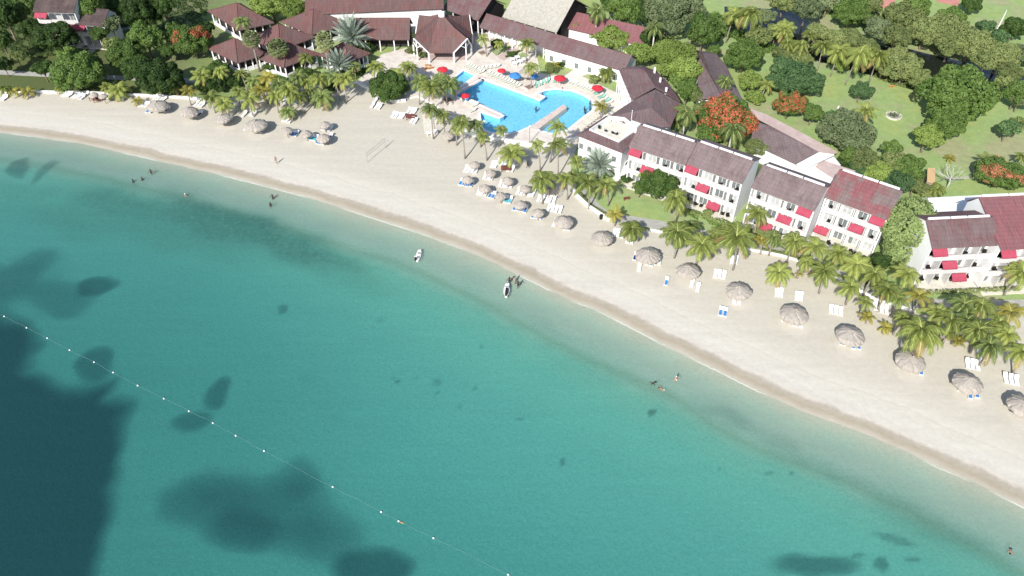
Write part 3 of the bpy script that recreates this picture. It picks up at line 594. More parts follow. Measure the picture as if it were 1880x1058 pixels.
for a in [(1760,176,142,'mid',.75,6.5),(1868,172,58,'mid',.9,4),(1845,150,36,'olive',.7,2.5),(1782,9,38,'dark',.7,2.5),(1810,50,36,'blue',.7,3),(1862,52,52,'dark',.85,3.5),(1835,68,40,'blue',.6,2),(1581,166,44,'blue',.8,3),(1553,241,104,'grey',.75,4.6),(1535,225,60,'blue',.7,4),(1565,262,70,'blue',.6,3.4),(1703,252,58,'lime',.7,3.8),(1735,228,74,'mid',.8,4.4),(1852,235,42,'blue',.8,3.4),(1836,318,92,'flame',.55,3.2),(1872,330,40,'mid',.7,2.6),(1872,185,40,'grey',.7,3)]: T(z,*a)
z='behind the hotel wings'
for a in [(1563,287,44,'mid',.8,3),(1637,274,40,'mid',.7,3.4),(1589,298,56,'olive',.8,3.5),(1612,320,56,'lime',.7,3),(1640,300,56,'olive',.7,3.6),(1670,312,64,'mid',.8,3.8),(1650,335,60,'blue',.7,3),(1680,340,46,'olive',.6,2.6),(1575,310,40,'blue',.7,2.6),(1546,300,30,'shrub',.6,1.6),(1700,352,40,'bush',.4,1)]: T(z,*a)
z='before the hotel wings'
for a in [(1210,337,76,'dark',.75,3.6),(1190,322,36,'lime',.7,3.6),(1175,345,34,'mid',.6,2.4),(1616,481,38,'dark',.9,1.8),(1590,478,24,'shrub',.6,1),(1298,392,22,'bush',.4,.6),(1118,318,24,'shrub',.6,1.2),(1150,330,22,'shrub',.6,1),(1395,425,26,'bush',.4,.7),(1256,388,20,'bush',.4,.6)]: T(z,*a)
# palms
z='by the far-left wall'
for a in [(8,160,15,1.6,'coco'),(28,166,13,1.5,'yellow'),(50,166,14,1.5,'yellow'),(110,160,13,1.2,'coco'),(197,158,13,2,'coco'),(216,161,21,2.4,'coco'),(252,183,12,1.2,'yellow'),(320,158,15,2,'coco'),(345,164,16,3.8,'yellow'),(370,136,19,4,'coco')]: P(z,*a)
z='by the maroon pavilions'
for a in [(445,37,17,11,'deep'),(461,69,15,8.5,'fan'),(510,86,17,7,'fan'),(595,73,16,8.5,'fan'),(562,103,16,5,'coco'),(647,64,34,4,'silver'),(622,117,26,4.6,'silver')]: P(z,*a)
z='in the left palm grove'
for a in [(441,132,15,5,'coco'),(464,146,17,5,'deep'),(490,140,19,5.5,'yellow'),(480,163,20,3.6,'yellow'),(512,150,20,5,'deep'),(529,162,24,5.5,'coco'),(547,137,20,6,'deep'),(562,148,17,5,'coco'),(586,140,21,6,'coco'),(612,139,17,6,'deep'),(632,140,23,6,'coco'),(591,174,22,3.6,'deep'),(456,178,25,4.4,'coco'),(437,164,16,4,'coco'),(386,176,21,3.8,'coco'),(411,186,20,3.6,'coco'),(527,202,16,2.4,'deep'),(690,119,20,5,'coco'),(727,133,20,5,'coco'),(745,118,15,4.5,'coco'),(505,172,18,4.4,'coco'),(545,172,20,4.5,'coco'),(569,165,15,4,'deep'),(651,118,14,4,'deep'),(404,128,16,4.5,'coco')]: P(z,*a)
z='beside the pool'
for a in [(754,122,17,5.5,'coco'),(772,146,21,6,'deep'),(790,158,24,6.5,'coco'),(824,150,25,6,'deep'),(808,142,18,6,'deep'),(790,197,19,7,'deep'),(812,208,17,5.5,'coco'),(846,222,21,8,'coco'),(873,226,19,6,'deep'),(838,238,11,4,'coco'),(887,248,14,5.5,'coco'),(921,236,13,4.5,'deep'),(939,277,26,4.5,'coco'),(986,264,16,6,'coco'),(1025,230,20,9,'coco'),(1023,262,25,7,'coco'),(1104,192,16,3.6,'yellow'),(925,108,0,0,'skip')]: (P(z,*a) if a[4]!='skip' else None)
z='on the upper pool deck'
for a in [(887,70,14,5,'coco'),(917,78,12,3.6,'coco'),(967,78,16,5.5,'coco'),(975,120,17,6,'coco'),(1113,130,17,3,'coco'),(1018,118,12,2,'yellow')]: P(z,*a)
z='at the curved beach wall'
for a in [(995,324,27,5.5,'coco'),(1038,325,20,5.5,'coco'),(1059,294,17,5.5,'coco'),(1052,318,14,4,'deep'),(1079,332,29,6,'coco'),(1113,336,22,5.5,'coco'),(1128,390,17,3.2,'yellow'),(1160,416,25,4,'coco'),(1100,300,30,3,'silver')]: P(z,*a)
z='along the promenade'
for a in [(1241,360,30,6.5,'coco'),(1244,421,33,6,'coco'),(1289,445,31,5.2,'coco'),(1352,430,38,7,'coco'),(1390,388,25,5.5,'coco'),(1397,438,18,3,'yellow'),(1459,440,25,5.5,'coco'),(1498,449,28,6,'coco'),(1430,497,25,4.2,'coco'),(1468,501,9,1.2,'yellow'),(1514,495,28,5,'coco'),(1574,481,28,5.5,'coco'),(1562,522,25,5,'coco'),(1590,553,18,3.6,'coco'),(1593,579,16,1.8,'yellow'),(1627,599,15,1.4,'yellow'),(1630,529,26,5,'coco'),(1666,499,27,5.5,'coco'),(1688,539,26,5,'yellow'),(1320,425,22,4.5,'coco'),(1420,432,20,4.5,'deep'),(1480,478,20,4,'coco'),(1540,462,22,5,'coco'),(1605,500,24,5,'coco'),(1648,545,22,4,'deep'),(1270,410,18,3.5,'deep')]: P(z,*a)
z='in the right-end palm clump'
for a in [(1692,602,43,6,'coco'),(1746,584,31,5.5,'coco'),(1803,557,31,5.5,'coco'),(1856,569,31,5.5,'yellow'),(1797,601,29,5.5,'coco'),(1817,631,29,5,'deep'),(1760,622,16,1.8,'yellow'),(1718,622,10,1.2,'yellow'),(1878,643,30,5,'coco'),(1878,497,28,5.5,'coco'),(1770,555,26,5,'deep'),(1660,580,18,4,'coco'),(1740,608,16,3,'coco'),(1835,588,22,5,'coco'),(1720,570,26,5,'coco'),(1775,585,26,5,'deep'),(1850,610,26,5,'coco'),(1715,600,22,4,'deep')]: P(z,*a)
z='near the top edge'
for a in [(1097,20,24,8,'royal'),(1062,42,18,3.5,'coco'),(1202,52,22,8,'royal'),(1350,22,22,8,'coco'),(1377,20,28,9.5,'coco'),(1441,50,22,6,'coco'),(1446,76,18,5,'coco'),(1471,80,20,5.5,'coco'),(1469,98,14,3,'coco'),(1487,62,14,7,'coco'),(1511,80,23,6.5,'coco'),(1541,90,26,6.5,'coco'),(1579,95,31,8,'coco'),(1613,97,28,7.5,'coco'),(1408,153,16,3.6,'coco')]: P(z,*a)
z='near the flame tree'
for a in [(1331,150,20,6.5,'royal'),(1259,208,28,6,'royal'),(1345,238,28,7,'royal'),(1240,222,20,4,'deep')]: P(z,*a)
z='on the open lawn'
for a in [(1590,200,25,5,'coco'),(1817,290,20,3.2,'coco'),(1721,345,19,2.2,'coco'),(1877,285,15,3,'coco'),(1870,222,20,4,'deep'),(1745,288,11,1,'yellow')]: P(z,*a)
#%%PLACE
CLEAR=[]
for (zone,ty),L in ZONES.items():
    if ty=='T':
        byk={}
        for s_ in L: byk.setdefault(TK[s_[3]][1],[]).append(s_)
        for dsc,ss in byk.items():
            ss.sort(key=lambda s_:(s_[0],s_[1]))
            for i,(u,v,w,kind,asp,hc) in enumerate(ss):
                R=w*PX(0 if hc is None else hc,v)/2; hc=hc if hc is not None else R+.8
                hc=max(hc,R*asp*.75); q=G(u,v,hc); nm,d_,mt=TK[kind]
                lab=(f'{d_} {zone}, {ORD[i+1]} of its kind from left' if len(ss)>1 else f'{d_} {zone}')
                t=thing(nm,lab,'shrub' if nm=='shrub' else 'tree',(q.x,q.y,0),group=(('shrubs ' if nm=='shrub' else 'trees ')+zone))
                cls='S' if w<44 else ('M' if w<72 else 'L'); vi=(int(u*7+v))%3
                rz=random.uniform(0,6.28)
                obj('trunk',TRUNKS[int(u)%4],t,(0,0,0),rz,(R*.9,R*.9,max(.4,hc)))
                c=obj('crown',crownmesh(cls,vi,mt,1.15 if kind=='dark' else 1.0),t,(0,0,hc),rz,(R,R,R*asp*1.15))
                if kind in('flame','flamer'): obj('blossoms',blossom(cls,vi,L_RED if u<1300 else L_RED2 if u>1700 else L_RED,.6 if kind=='flame' else -1.3,2 if u<1400 else 4),t,(0,0,hc),rz,(R,R,R*asp*1.15))
    else:
        byk={}
        for s_ in L: byk.setdefault(PK[s_[3]][1]+PK[s_[3]][2],[]).append(s_)
        for dsc,ss in byk.items():
            ss.sort(key=lambda s_:(s_[0],s_[1]))
            for i,(u,v,r,kind,h,lean) in enumerate(ss):
                top=G(u,v+r*.12,h); R=r*PX(h,v)*1.2
                nm,d_,adj=PK[kind]; rs=random.Random(u*31+v)
                lab=(f'{adj} {d_} {zone}, {ORD[i+1]} of its kind from left' if len(ss)>1 else f'{adj} {d_} {zone}')
                lx,ly=rs.uniform(-.2,.2)*h,rs.uniform(-.16,.16)*h
                if kind in('fan','royal','silver'): lx*=.15;ly*=.15
                t=thing(nm,lab,'palm tree',(top.x+lx,top.y+ly,0),group='palms '+zone)
                mb=MB(); rr=.13 if kind in('coco','deep','yellow') else .2
                if h<2: rr*=.8
                mb.tube([(0,0,-.3),(-lx*.1,-ly*.1,h*.25),(-lx*.4,-ly*.4,h*.6),(-lx,-ly,h)],[rr*1.6,rr*1.1,rr,rr*.85],7)
                mb.build('trunk',ROYALBARK if kind=='royal' else PALMBARK,t,True)
                if kind=='royal': MB().tube([(-lx,-ly,h-.1),(-lx,-ly,h+.7)],[.24,.13],7).build('crownshaft',P_DEEP,t,True)
                k=CROWNS[kind]; obj('crown',k[rs.randrange(len(k))],t,(-lx,-ly,h+(.6 if kind=='royal' else 0)),0,(R*rs.uniform(.9,1.1),R*rs.uniform(.9,1.1),R*(rs.uniform(.85,1.15) if kind!='yellow' else .8))).rotation_euler=(rs.uniform(-.22,.22),rs.uniform(-.22,.22),rs.uniform(0,6.28))
# creeper swallowing the gap between two wings
def lobed(name,lab,cat,px,mat,n,sz):
    lo=[]
    base=G(*px[0][:2],px[0][2]); base.z=0
    for (u,v,h,w) in px:
        q=G(u,v,h)-base; lo.append((q.x,q.y,h,w*PX(h,v)/2))
    t=thing(name,lab,cat,base); p_,d_=lobes_points(lo,n,-.9)
    obj('crown',leafmesh('crown',p_,d_*.8+RNG.normal(size=d_.shape)*.4,sz*RNG.uniform(.6,1.3,len(p_)),mat),t)
    obj('trunk',TRUNKS[1],t,(0,0,0),0,(3,3,4)); return t
lobed('creeper_clad_tree','tall lime green tree smothered in creeper, filling the gap between two white hotel wings','tree',[(1665,445,4,50),(1672,392,8.5,60),(1650,405,8,52),(1695,403,8.5,46),(1682,425,8,54),(1650,430,6.5,50),(1655,460,3.5,46),(1636,472,2,36),(1688,385,8.5,40),(1665,420,8,56),(1644,450,4,40),(1702,418,8.5,32),(1638,418,7.5,34)],leafmat('creeper_leaves',(.22,.31,.10),(.36,.44,.18),.1),9000,.27)
# hedges and ground cover
def cover(name,label,poly,n,h,mat,sz):
    Pq=[G(u,v) for u,v in poly]; xs_=[q.x for q in Pq]; ys_=[q.y for q in Pq]
    x=RNG.uniform(min(xs_),max(xs_),n*4); y=RNG.uniform(min(ys_),max(ys_),n*4); ok=inpoly(x,y,[(q.x,q.y) for q in Pq]); x=x[ok][:n];y=y[ok][:n]
    hh=h*(.45+.55*np.sin(x*.9)*np.cos(y*.8)+.3*np.sin(x*2.3+y*1.7)); ok=hh>h*.1; x,y,hh=x[ok],y[ok],hh[ok]
    pz=np.stack([x,y,hh*RNG.uniform(.4,1.,len(x))],1); d=np.tile([0,0,1.],(len(x),1))+RNG.normal(size=(len(x),3))*.6
    o=obj(name,leafmesh(name,pz,d,sz*RNG.uniform(.5,1.3,len(x)),mat)); o['kind']='stuff'; o['label']=label; o['category']='undergrowth'; return o
cover('undergrowth','olive green undergrowth along the banks of the dark stream',[(1395,0),(1500,20),(1620,62),(1760,90),(1900,130),(1900,100),(1760,60),(1640,30),(1560,-5),(1400,-20)],15000,1.6,L_OLIVE,.3)
cover('bank_undergrowth','low green undergrowth on the lawn side of the dark stream',[(1300,60),(1350,75),(1400,98),(1460,108),(1480,100),(1440,92),(1390,80),(1340,30),(1300,30)],6000,1.5,L_MID,.28)
cover('reed_undergrowth','dense olive shrubs between the stream and the big round tree',[(1600,140),(1640,158),(1700,170),(1720,158),(1680,140),(1630,132)],3500,1.2,L_OLIVE,.28)
cover('garden_undergrowth','dark shade-loving ground cover under the trees at the far left',[(-40,0),(-40,90),(60,110),(120,100),(190,55),(380,60),(380,0)],15000,.7,L_DARK,.28)
cover('pavilion_planting','mixed green planting between the pavilions and the path',[(370,125),(450,140),(560,140),(640,130),(690,110),(690,135),(640,148),(560,158),(450,160),(370,150)],9000,.8,L_MID,.22)
cover('walkway_planting','green shrubbery behind the long walkway roof',[(1045,60),(1160,98),(1250,140),(1280,180),(1270,120),(1240,80),(1150,50),(1080,30)],9000,2.0,L_LIME,.28)
cover('promenade_planting','low green shrubs and grasses along the promenade below the hotel',[(1190,417),(1300,436),(1440,462),(1500,478),(1560,508),(1620,540),(1700,560),(1640,560),(1560,522),(1486,484),(1380,456),(1221,425)],5000,.5,L_OLIVE,.2)
cover('terrace_planting','green shrubs massed at the foot of the middle hotel wings',[(1262,383),(1345,412),(1462,455),(1475,470),(1380,440),(1262,398)],3500,.55,L_MID,.2)
def hedge(label,pts,w,h,mat=L_DARK):
    lo=[];Pq=[G(u,v) for u,v in pts]; pp=[];dd=[]
    for a,b in zip(Pq[:-1],Pq[1:]):
        L_=(b-a).length; n=int(L_*60); t_=RNG.random(n); nx,ny=-(b-a).y/L_,(b-a).x/L_; s_=RNG.uniform(-1,1,n)
        zz=h*np.sqrt(np.maximum(0,1-(np.abs(s_))**4))*RNG.uniform(.5,1.05,n)
        pp.append(np.stack([a.x+(b.x-a.x)*t_+nx*s_*w/2,a.y+(b.y-a.y)*t_+ny*s_*w/2,zz],1)); dd.append(np.stack([nx*s_,ny*s_,np.full(n,.8)],1)+RNG.normal(size=(n,3))*.4)
    tag(obj('hedge',leafmesh('hedge',np.vstack(pp),np.vstack(dd),.16*RNG.uniform(.6,1.3,sum(map(len,pp))),mat)),label,'hedge')
hedge('clipped hedge in front of the ground terraces of the rightmost white wing',[(1700,538),(1760,536),(1870,531)],1.2,.5,L_OLIVE)
hedge('low hedge between promenade and sand wall in front of the middle wings',[(1395,459),(1440,468),(1490,484),(1550,514)],.8,.45,L_OLIVE)
hedge('low hedge along the terraces of the wing with two stacked awnings',[(1262,390),(1300,402),(1340,415)],.9,.5,L_OLIVE)
hedge('low hedge along the promenade at the foot of the patchy red-roofed wing',[(1400,438),(1440,452),(1490,472)],.9,.5,L_MID)
hedge('dark hedge along the pink path on the pool terrace',[(928,108),(958,95)],.8,.7)
hedge('hedge of green scrub on the sand edge beside the left end of promenade',[(1062,352),(1084,378),(1112,394)],.7,.4,L_OLIVE)
# bare tree
t=thing('dead_tree','leafless bleached grey tree with spreading bare limbs on the lawn at the right','tree',G(1738,345))
mb=MB(); mb.tube([(0,0,-.1),(.1,0,1.3),(-.1,.1,2.4)],[.2,.16,.12],7); rs=random.Random(3)
def br(p,d,L_,r,dep):
    q=Vector(p)+Vector(d)*L_; m_=(Vector(p)+q)/2+Vector((rs.uniform(-.1,.1),rs.uniform(-.1,.1),.1))*L_*.4; mb.tube([p,m_,q],[r,r*.75,r*.5],5,cap=False)
    if dep:
        for k in range(3):
            e=(Vector(d)+Vector((rs.uniform(-.7,.7),rs.uniform(-.7,.7),rs.uniform(-.1,.4)))).normalized(); br(q if k else m_,e,L_*.72,r*.55,dep-1)
for k in range(7):
    a=k*.9; br((-.05,.05,1.6+.12*k),Vector((math.cos(a),math.sin(a),.45)).normalized(),1.5,.085,3)
mb.build('branches',DEADW,t,True)
#%%BUILD
# ---------------------------------------------------------------- hotel wings
def wing(name,label,a,b,eh=9.0,nb=4,fl=3,ridge=(3.9,2.4),depth=7.6,backrise=.7,roof=ROOFG,awn=(),vent=True,terrace=1.2,nobal=(),drop=None,chairs=(),roofx=(.12,.12)):
    A=G(*a,eh);B=G(*b,eh); d=B-A; L=d.length; ang=math.atan2(d.y,d.x)
    t=thing(name,label,'hotel building',(A.x,A.y,0),ang); fh=eh/fl; bw=L/nb; by=1.5
    body=MB(); body.box(.02,L-.02,by,depth,0,eh)
    ry,rz=ridge; r1=eh+rz; bz=eh+backrise
    for x0,x1 in ((0,.2),(L-.2,L)):     # gable end walls follow the roof line
        vs=[(x,y,z) for x in (x0,x1) for y,z in ((0,0),(depth+.004,0),(depth+.004,bz-.15),(ry,r1-.16),(0,eh-.05))]
        body.add(vs,[(0,1,2,3,4)[::-1],(5,6,7,8,9),(0,1,6,5),(1,2,7,6),(2,3,8,7),(3,4,9,8),(4,0,5,9)])
    body.box(.2,L-.2,ry-.1,ry+.1,eh,r1-.2)
    body.build('wall',WHITE,t)
    for f in range(1,fl):
        z=f*fh; MB().box(.2,L-.2,-.1,by+.01,z-.22,z-.02).build('balcony_slab',PARA,t)
    MB().box(-.1,L+.1,-terrace,by+.01,-.05,.14).build('terrace',TERRA,t)
    MB().box(.2,L-.2,-.05,.25,eh-.5,eh-.12).build('eaves_beam',WHITE,t)
    for i in range(1,nb):
        MB().box(i*bw-.09,i*bw+.09,-.16,by-.002,.14,eh-.14).build('pier',PIER,t)
    for f in range(fl):
        z=f*fh+(.14 if f==0 else 0)
        for i in range(nb):
            x0=i*bw+.12+(.1 if i==0 else 0);x1=(i+1)*bw-.12-(.1 if i==nb-1 else 0); xc=(x0+x1)/2
            if f>0:
                mb=MB(); mb.box(x0-.02,x1+.02,-.08,-.02,z-.02,z+.82); mb.box(x0-.02,x1+.02,-.12,.05,z+.82,z+.9)
                mb.build('parapet',PARA,t)
            w=min(1.5,(x1-x0)*.6); wo=MB(); wo.box(xc-w/2-.07,xc+w/2+.07,by-.05,by+.02,z+.02,z+2.2)
            fr=wo.build('window',WPAINT,t); mb=MB()
            k=(i*3+f*5)%4
            mb.box(xc-w/2,xc-.04,by-.075,by-.04,z+.08,z+2.12,0 if k!=1 else 1); mb.box(xc+.04,xc+w/2,by-.075,by-.04,z+.08,z+2.12,1 if k in(1,2) else 0)
            mb.build('pane',[GLASS,CURT],fr)
    if chairs:
        for f in range(1,fl):
            for i in range(nb):
                if (i+f)%3==0: continue
                cl=Matrix.Rotation(ang,4,'Z')@Vector(((i+.5+.16*((i+f)%2))*bw,.75,0)); c_=thing('terrace_chair',f'black chair on the {ORD[f]} balcony row of {chairs}, bay {["one","two","three","four","five"][i]} from left','chair',(A.x+cl.x,A.y+cl.y,f*fh),ang+i*1.9,'black chairs on the hotel balconies')
                MB().box(-.28,.28,-.28,.28,.3,.42).build('seat',BLACK,c_); k2=MB(); k2.box(-.28,.28,.2,.28,.42,.95); k2.box(-.28,-.22,-.28,.2,.42,.66); k2.box(.22,.28,-.28,.2,.42,.66); k2.build('backrest',BLACK,c_)
    for (i,f) in awn:
        z=f*fh+fh-.35; x0=i*bw+.15;x1=(i+1)*bw-.15; mb=MB()
        mb.add([(x0,-.12,z),(x1,-.12,z),(x1,-1.15,z-.75),(x0,-1.15,z-.75),(x0,-.12,z-.05),(x1,-.12,z-.05),(x1,-1.15,z-.8),(x0,-1.15,z-.8)],[(3,2,1,0),(4,5,6,7),(0,4,7,3),(1,2,6,5),(0,1,5,4)])
        mb.box(x0,x1,-1.17,-1.14,z-1.0,z-.75); mb.build('awning',REDAWN,t)
    mb=MB(); e0,e1=-roofx[0],L+roofx[1]; th=.14; ey=-.42; ez=eh-.05-.42*rz/ry*.4
    vs=[(e0,ey,ez+.12),(e1,ey,ez+.12),(e1,ry,r1),(e0,ry,r1),(e1,depth+.3,bz+.02),(e0,depth+.3,bz+.02)]
    mb.add(vs+[(x,y,z-th) for x,y,z in vs],[(0,1,2,3),(3,2,4,5),(7,6,9,8),(8,9,11,10),(1,0,6,7),(5,4,10,11),(0,3,9,6),(2,1,7,8),(3,5,11,9),(4,2,8,10)])
    mb.build('roof',roof,t)
    if vent:
        s_=(r1-bz)/(depth-ry)
        mb=MB(); 
        for q0,q1 in ((.04,.36),(.38,.62),(.64,.96)): mb.box(L*q0,L*q1,ry+.12,ry+.5,r1-.28,r1+.16)
        mb.build('ridge_vent',WPAINT,t)
    return t,L,bw,fh
WG=[]
wing('hotel_wing','three-storey white wing with grey-brown roof joined to the roof terrace building',(1157,267),(1259,301),awn=((0,2),(1,1)),chairs='the first wing')
wing('hotel_wing','three-storey white wing with one red awning on each floor stepping down to the right',(1261,298),(1363,335),awn=((0,2),(1,1),(2,0)),depth=7.8,chairs='the second wing')
wing('hotel_wing','three-storey white wing, grey roof, awnings stepping up to the right, behind a palm',(1381,342),(1496,385),awn=((3,2),(2,1),(1,0)),roof=ROOFG,chairs='the third wing')
wing('hotel_wing','three-storey white wing with patchy red and grey roof, left of the creeper-clad tree',(1516,360),(1630,401),awn=((3,2),(2,1),(0,0)),roof=ROOFMR,terrace=3.2,depth=8.4,ridge=(5.2,2.6),chairs='the patchy-roofed wing')
wing('hotel_wing','three-storey white wing with faded maroon roof, right of the creeper-clad tree',(1711,453),(1834,447),awn=((0,2),(1,1),(2,0)),roof=ROOFMIX,terrace=1.9,chairs='the faded maroon wing')
wing('hotel_wing','wide red-roofed white wing cut by the right edge of the photo',(1837,456),(1990,449),nb=5,awn=((0,2),(1,1),(2,2)),roof=ROOFR,ridge=(9.5,3.2),depth=11.5,terrace=1.9,chairs='the wide red wing')
wing('hotel_wing','dark-roofed white block with red awnings, half hidden by trees at far left',(62,20),(136,22),nb=3,awn=((0,2),(2,1),(0,0)),roof=ROOFD,vent=False)
wing('hotel_wing','small low white hotel block with open verandas beside the garden path at far left',(140,43),(190,47),eh=6,fl=2,nb=3,awn=((0,1),),roof=ROOFD,vent=False,depth=6)
# free-form buildings: outline points (u,v,h); roof faces; walls under the eaves
def bldg(name,label,verts,faces,roof,wallpoly=None,wt=None,cat='building',inset=.4,th=.18,wall=WHITE,extra=None,floor=0):
    V=[G(*q) for q in verts]; base=Vector((sum(q.x for q in V)/len(V),sum(q.y for q in V)/len(V),0))
    t=thing(name,label,cat,base); V=[q-base for q in V]; mb=MB()
    for f in faces: mb.slab([V[i] for i in f],th)
    mb.build('roof',roof,t)
    if wallpoly:
        Pq=[V[i] if isinstance(i,int) else G(*i)-base for i in wallpoly]; c=sum(Pq,Vector())/len(Pq)
        Pq=[q+(c-q).normalized()*inset for q in Pq]
        mb=MB(); n=len(Pq); z=(wt if wt is not None else min(q.z for q in Pq))-th
        mb.slab([Vector((q.x,q.y,z)) for q in Pq],z-floor); mb.build('wall',wall,t)
    return t,base
def house(name,label,fl,fr,w,eh,rz,roof,cat='building',hip=0,wallc=WHITE,openfront=False,over=.5,posts=0,windows=0,gable=True,asym=.5,vent=False):
    """gabled or hipped roof; fl, fr = front eave corners in the photo, w = depth in metres"""
    A=G(*fl,eh);B=G(*fr,eh);d=B-A;L=d.length; t=thing(name,label,cat,(A.x,A.y,0),math.atan2(d.y,d.x))
    r=MB(); th=.16; ry=w*asym; rt=eh+rz
    if hip: vs=[(0,0,eh),(L,0,eh),(L,w,eh),(0,w,eh),(hip,ry,rt),(L-hip,ry,rt)]; fs=[(0,1,5,4),(1,2,5),(2,3,4,5),(3,0,4)]
    else: vs=[(0,0,eh),(L,0,eh),(L,w,eh),(0,w,eh),(0,ry,rt),(L,ry,rt)]; fs=[(0,1,5,4),(2,3,4,5)]
    n=len(vs); r.add(vs+[(x,y,z-th) for x,y,z in vs],fs+[tuple(n+i for i in reversed(f)) for f in fs]+[(0,n,n+1,1),(2,n+2,n+3,3)]+([(1,n+1,n+2,2),(3,n+3,n,0)] if hip else [(1,n+1,n+5,5),(5,n+5,n+2,2),(0,4,n+4,n),(4,3,n+3,n+4)]))
    r.build('roof',roof,t)
    wy0=over if not openfront else min(w*.45,3.0)
    body=MB(); body.box(over,L-over,wy0,w-over,0,eh-th-.02)
    if not hip and gable:
        for x0,x1 in ((over,over+.15),(L-over-.15,L-over)):
            g0=rt-th-.1; body.add([(x0,wy0,eh-th-.03),(x0,w-over,eh-th-.03),(x0,ry,g0),(x1,wy0,eh-th-.03),(x1,w-over,eh-th-.03),(x1,ry,g0)],[(0,2,1),(3,4,5),(0,3,5,2),(1,2,5,4)])
    body.build('wall',wallc,t)
    if vent: MB().box(.5,L-.5,ry+.05,ry+.5,rt-.2,rt+.15).build('ridge_vent',WPAINT,t)
    for k in range(posts):
        x=over+(L-2*over)*k/(posts-1); MB().box(x-.12,x+.12,over-.12 if openfront else -.0,over+.12 if openfront else .24,0,eh-th).build('post',WPAINT,t)
    for k in range(windows):
        x=over+(L-2*over)*(k+.5)/windows; fr_=MB().box(x-.6,x+.6,wy0-.05,wy0+.02,.7,2.2).build('window',WPAINT,t); MB().box(x-.52,x+.52,wy0-.075,wy0-.04,.78,2.12).build('pane',GLASS,fr_)
    return t,L
def pyramid(label,pl,pf,pr,eh,ph,roof,walls=True):
    A=G(*pl,eh);F=G(*pf,eh);R=G(*pr,eh); K=A+R-F; c=(A+R)/2; c.z=0
    t=thing('pavilion',label,'pavilion',c); Q=[q-c for q in (A,F,R,K)]; Pk=Vector((0,0,ph)); mb=MB(); th=.18
    mid=[Pk.lerp(q,.55)-Vector((0,0,.1)) for q in Q]
    vs=Q+mid+[Pk]; n=9; fs=[]
    for i in range(4):
        j=(i+1)%4; fs+=[(i,j,4+j,4+i),(4+i,4+j,8)]
    mb.add([tuple(q) for q in vs]+[(q[0],q[1],q[2]-th) for q in vs],fs+[tuple(n+i for i in reversed(f)) for f in fs]+[(i,n+i,n+(i+1)%4,(i+1)%4) for i in range(4)])
    mb.build('roof',roof,t)
    mb=MB()
    for q in mid+Q: pass
    for i in range(4): mb.tube([Q[i]+Vector((0,0,.06)),mid[i]+Vector((0,0,.08)),Pk+Vector((0,0,.08))],.09,4)
    mb.build('hip_ridge',roof,t)
    W_=[q*.86 for q in Q]
    mb=MB()
    for i in range(4):
        a=W_[i];b=W_[(i+1)%4]; a=Vector((a.x,a.y,0));b=Vector((b.x,b.y,0)); strip(mb,[a,b],.2,0,1.0)
    mb.build('parapet',WHITE,t)
    for i in range(4):
        for k in range(4):
            q=W_[i].lerp(W_[(i+1)%4],k/4.); MB().box(q.x-.14,q.x+.14,q.y-.14,q.y+.14,0,eh-.1+ (ph-eh)*.1).build('post',WPAINT,t)
    mb=MB(); I=[Vector((q.x*.76,q.y*.76,eh-.15)) for q in Q]; mb.slab(I,eh-.15); mb.build('shade_core',SHADEIN if walls else BROWNW,t)  # solid dark core painted as the shade under the pavilion roof
    return t
pyramid('maroon pyramid-roofed pavilion nearest the flame tree, front left of the cluster',(380,89),(436,116),(494,98),3.2,6.4,ROOFM)
pyramid('maroon pyramid-roofed pavilion at the back left of the cluster, by the open lawn',(380,20),(438,56),(503,42),3.6,7.2,ROOFM)
pyramid('maroon pyramid-roofed pavilion at the front middle, behind the fan palms',(477,109),(521,124),(588,99),3.2,6.8,ROOFM)
pyramid('maroon pyramid-roofed pavilion at the front right, beside the silver palms',(584,102),(646,115),(680,98),3.2,6.2,ROOFM)
pyramid('maroon pyramid-roofed pavilion at the back right of the cluster',(514,40),(572,64),(645,44),3.6,7.2,ROOFM)
pyramid('maroon pyramid-roofed pavilion in the very middle of the cluster',(452,72),(515,92),(580,68),3.4,7.0,ROOFM)
house('covered_hall','maroon-roofed covered hall linking the pavilions to the open poolside pavilion',(640,73),(752,73),9,3.4,3.6,ROOFM,openfront=True,posts=5,wallc=SHADEIN)
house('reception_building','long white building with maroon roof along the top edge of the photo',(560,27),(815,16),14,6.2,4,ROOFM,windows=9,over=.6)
house('kitchen_building','maroon roof with open lower front, between the long roof and the thatched roof',(812,16),(878,38),12,5,3.6,ROOFMIX,openfront=True,posts=5,wallc=SHADEIN)
